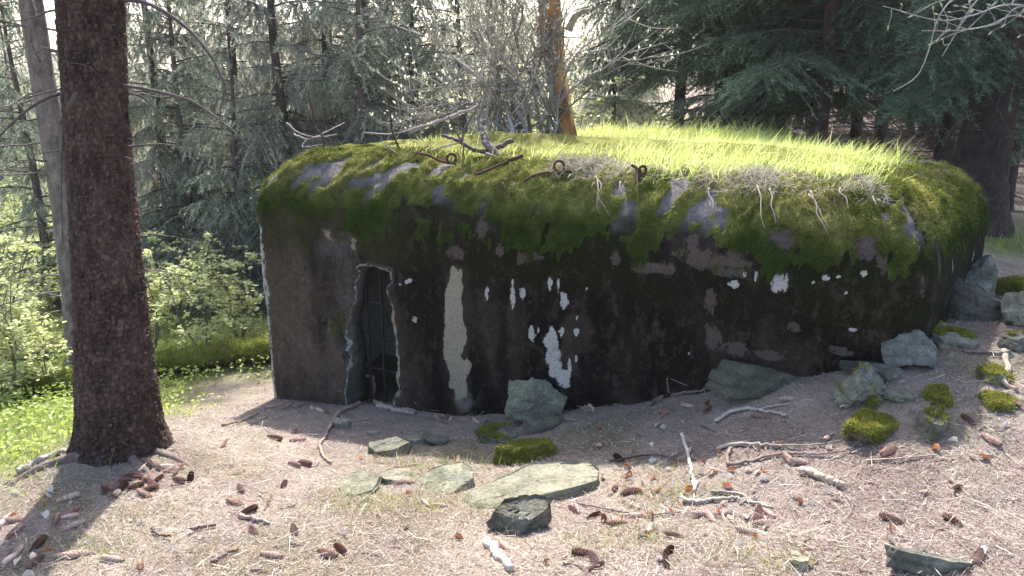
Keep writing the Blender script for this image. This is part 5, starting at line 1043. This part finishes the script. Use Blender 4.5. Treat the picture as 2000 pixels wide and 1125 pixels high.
for lab, grp, pts in zones:
    for u, v, kd in pts: ad = ('tan closed', 'brown open', 'pale closed', 'dark open')[kd]; put_cone(u, v, kd, rg.uniform(0, 6.28), rg.uniform(.65, .95), ad+' '+lab, ad+' '+grp, rg)
V, F, c = leafquads(np.zeros((1, 3)), np.array([[1., 0, .15]]), .05, .032, rg, (.5, .5, .5), 0)
def leaf_data(colr):
    o = mesh("fallen_leaf", V+np.array([[-.025, 0, .004]])+np.array([[0, 0, .008*((i % 3)-1)] for i in range(6)]), F, [M["dry"]], None, np.full((6, 3), 1.)*np.array(colr), False); me = o.data; bpy.data.objects.remove(o); return me
LM = [leaf_data((.42, .15, .06)), leaf_data((.30, .14, .08)), leaf_data((.58, .50, .44)), leaf_data((.66, .60, .56))]
for k in range(150):
    w = rg.random()
    if w < .55: u, v = rg.normal(1330, 130), rg.normal(960, 70)
    elif w < .8: u, v = rg.uniform(600, 1980), rg.uniform(820, 1120)
    else: u, v = rg.normal(120, 110), rg.normal(1040, 60)
    if v > 1135 or v < 830 or u > 1990: continue
    kd = int(rg.choice([0, 1, 2, 3], p=[.16, .2, .34, .3])); p = on_ground(u, v); o = bpy.data.objects.new("fallen_leaf", LM[kd]); COL.objects.link(o); o.location = (float(p[0]), float(p[1]), float(p[2])+.008); o.rotation_euler = (rg.normal()*.35, rg.normal()*.35, rg.uniform(0, 6.28)); s = rg.uniform(.5, 1.05); o.scale = (s, s, s)
    tag(o, ["small orange dry leaf lying on the needle floor", "small brown dry leaf lying on the needle floor", "small pale dry leaf lying on the needle floor", "small bleached whitish leaf lying on the needle floor"][kd], "leaf", ["orange leaves", "brown leaves", "pale leaves", "whitish leaves"][kd])

# ------------------------------------------------------------------ thin scattering volume added for the glare veil
hm = bpy.data.materials.new("glare_veil"); hm.use_nodes = True; t = hm.node_tree; t.nodes.remove(t.nodes["Principled BSDF"])
pv = t.nodes.new("ShaderNodeVolumePrincipled"); pv.inputs["Color"].default_value = (.96, .97, 1, 1); pv.inputs["Density"].default_value = .0007; pv.inputs["Anisotropy"].default_value = .35
t.links.new(pv.outputs[0], t.nodes["Material Output"].inputs["Volume"])
x0, x1, y0, y1, z0, z1 = gx[0]-5, gx[-1]+5, gy[0]-5, gy[-1]+5, float(GV[:, 2].min())-1, 17.0
HV = np.array([(x, y, z) for z in (z0, z1) for x, y in ((x0, y0), (x1, y0), (x1, y1), (x0, y1))])
tag(mesh("glare_veil", HV, np.array([(3, 2, 1, 0), (4, 5, 6, 7), (0, 1, 5, 4), (1, 2, 6, 5), (2, 3, 7, 6), (3, 0, 4, 7)]), hm, None, None, False), "thin added volume standing in for the backlit glare", "glare_veil", kind="stuff")
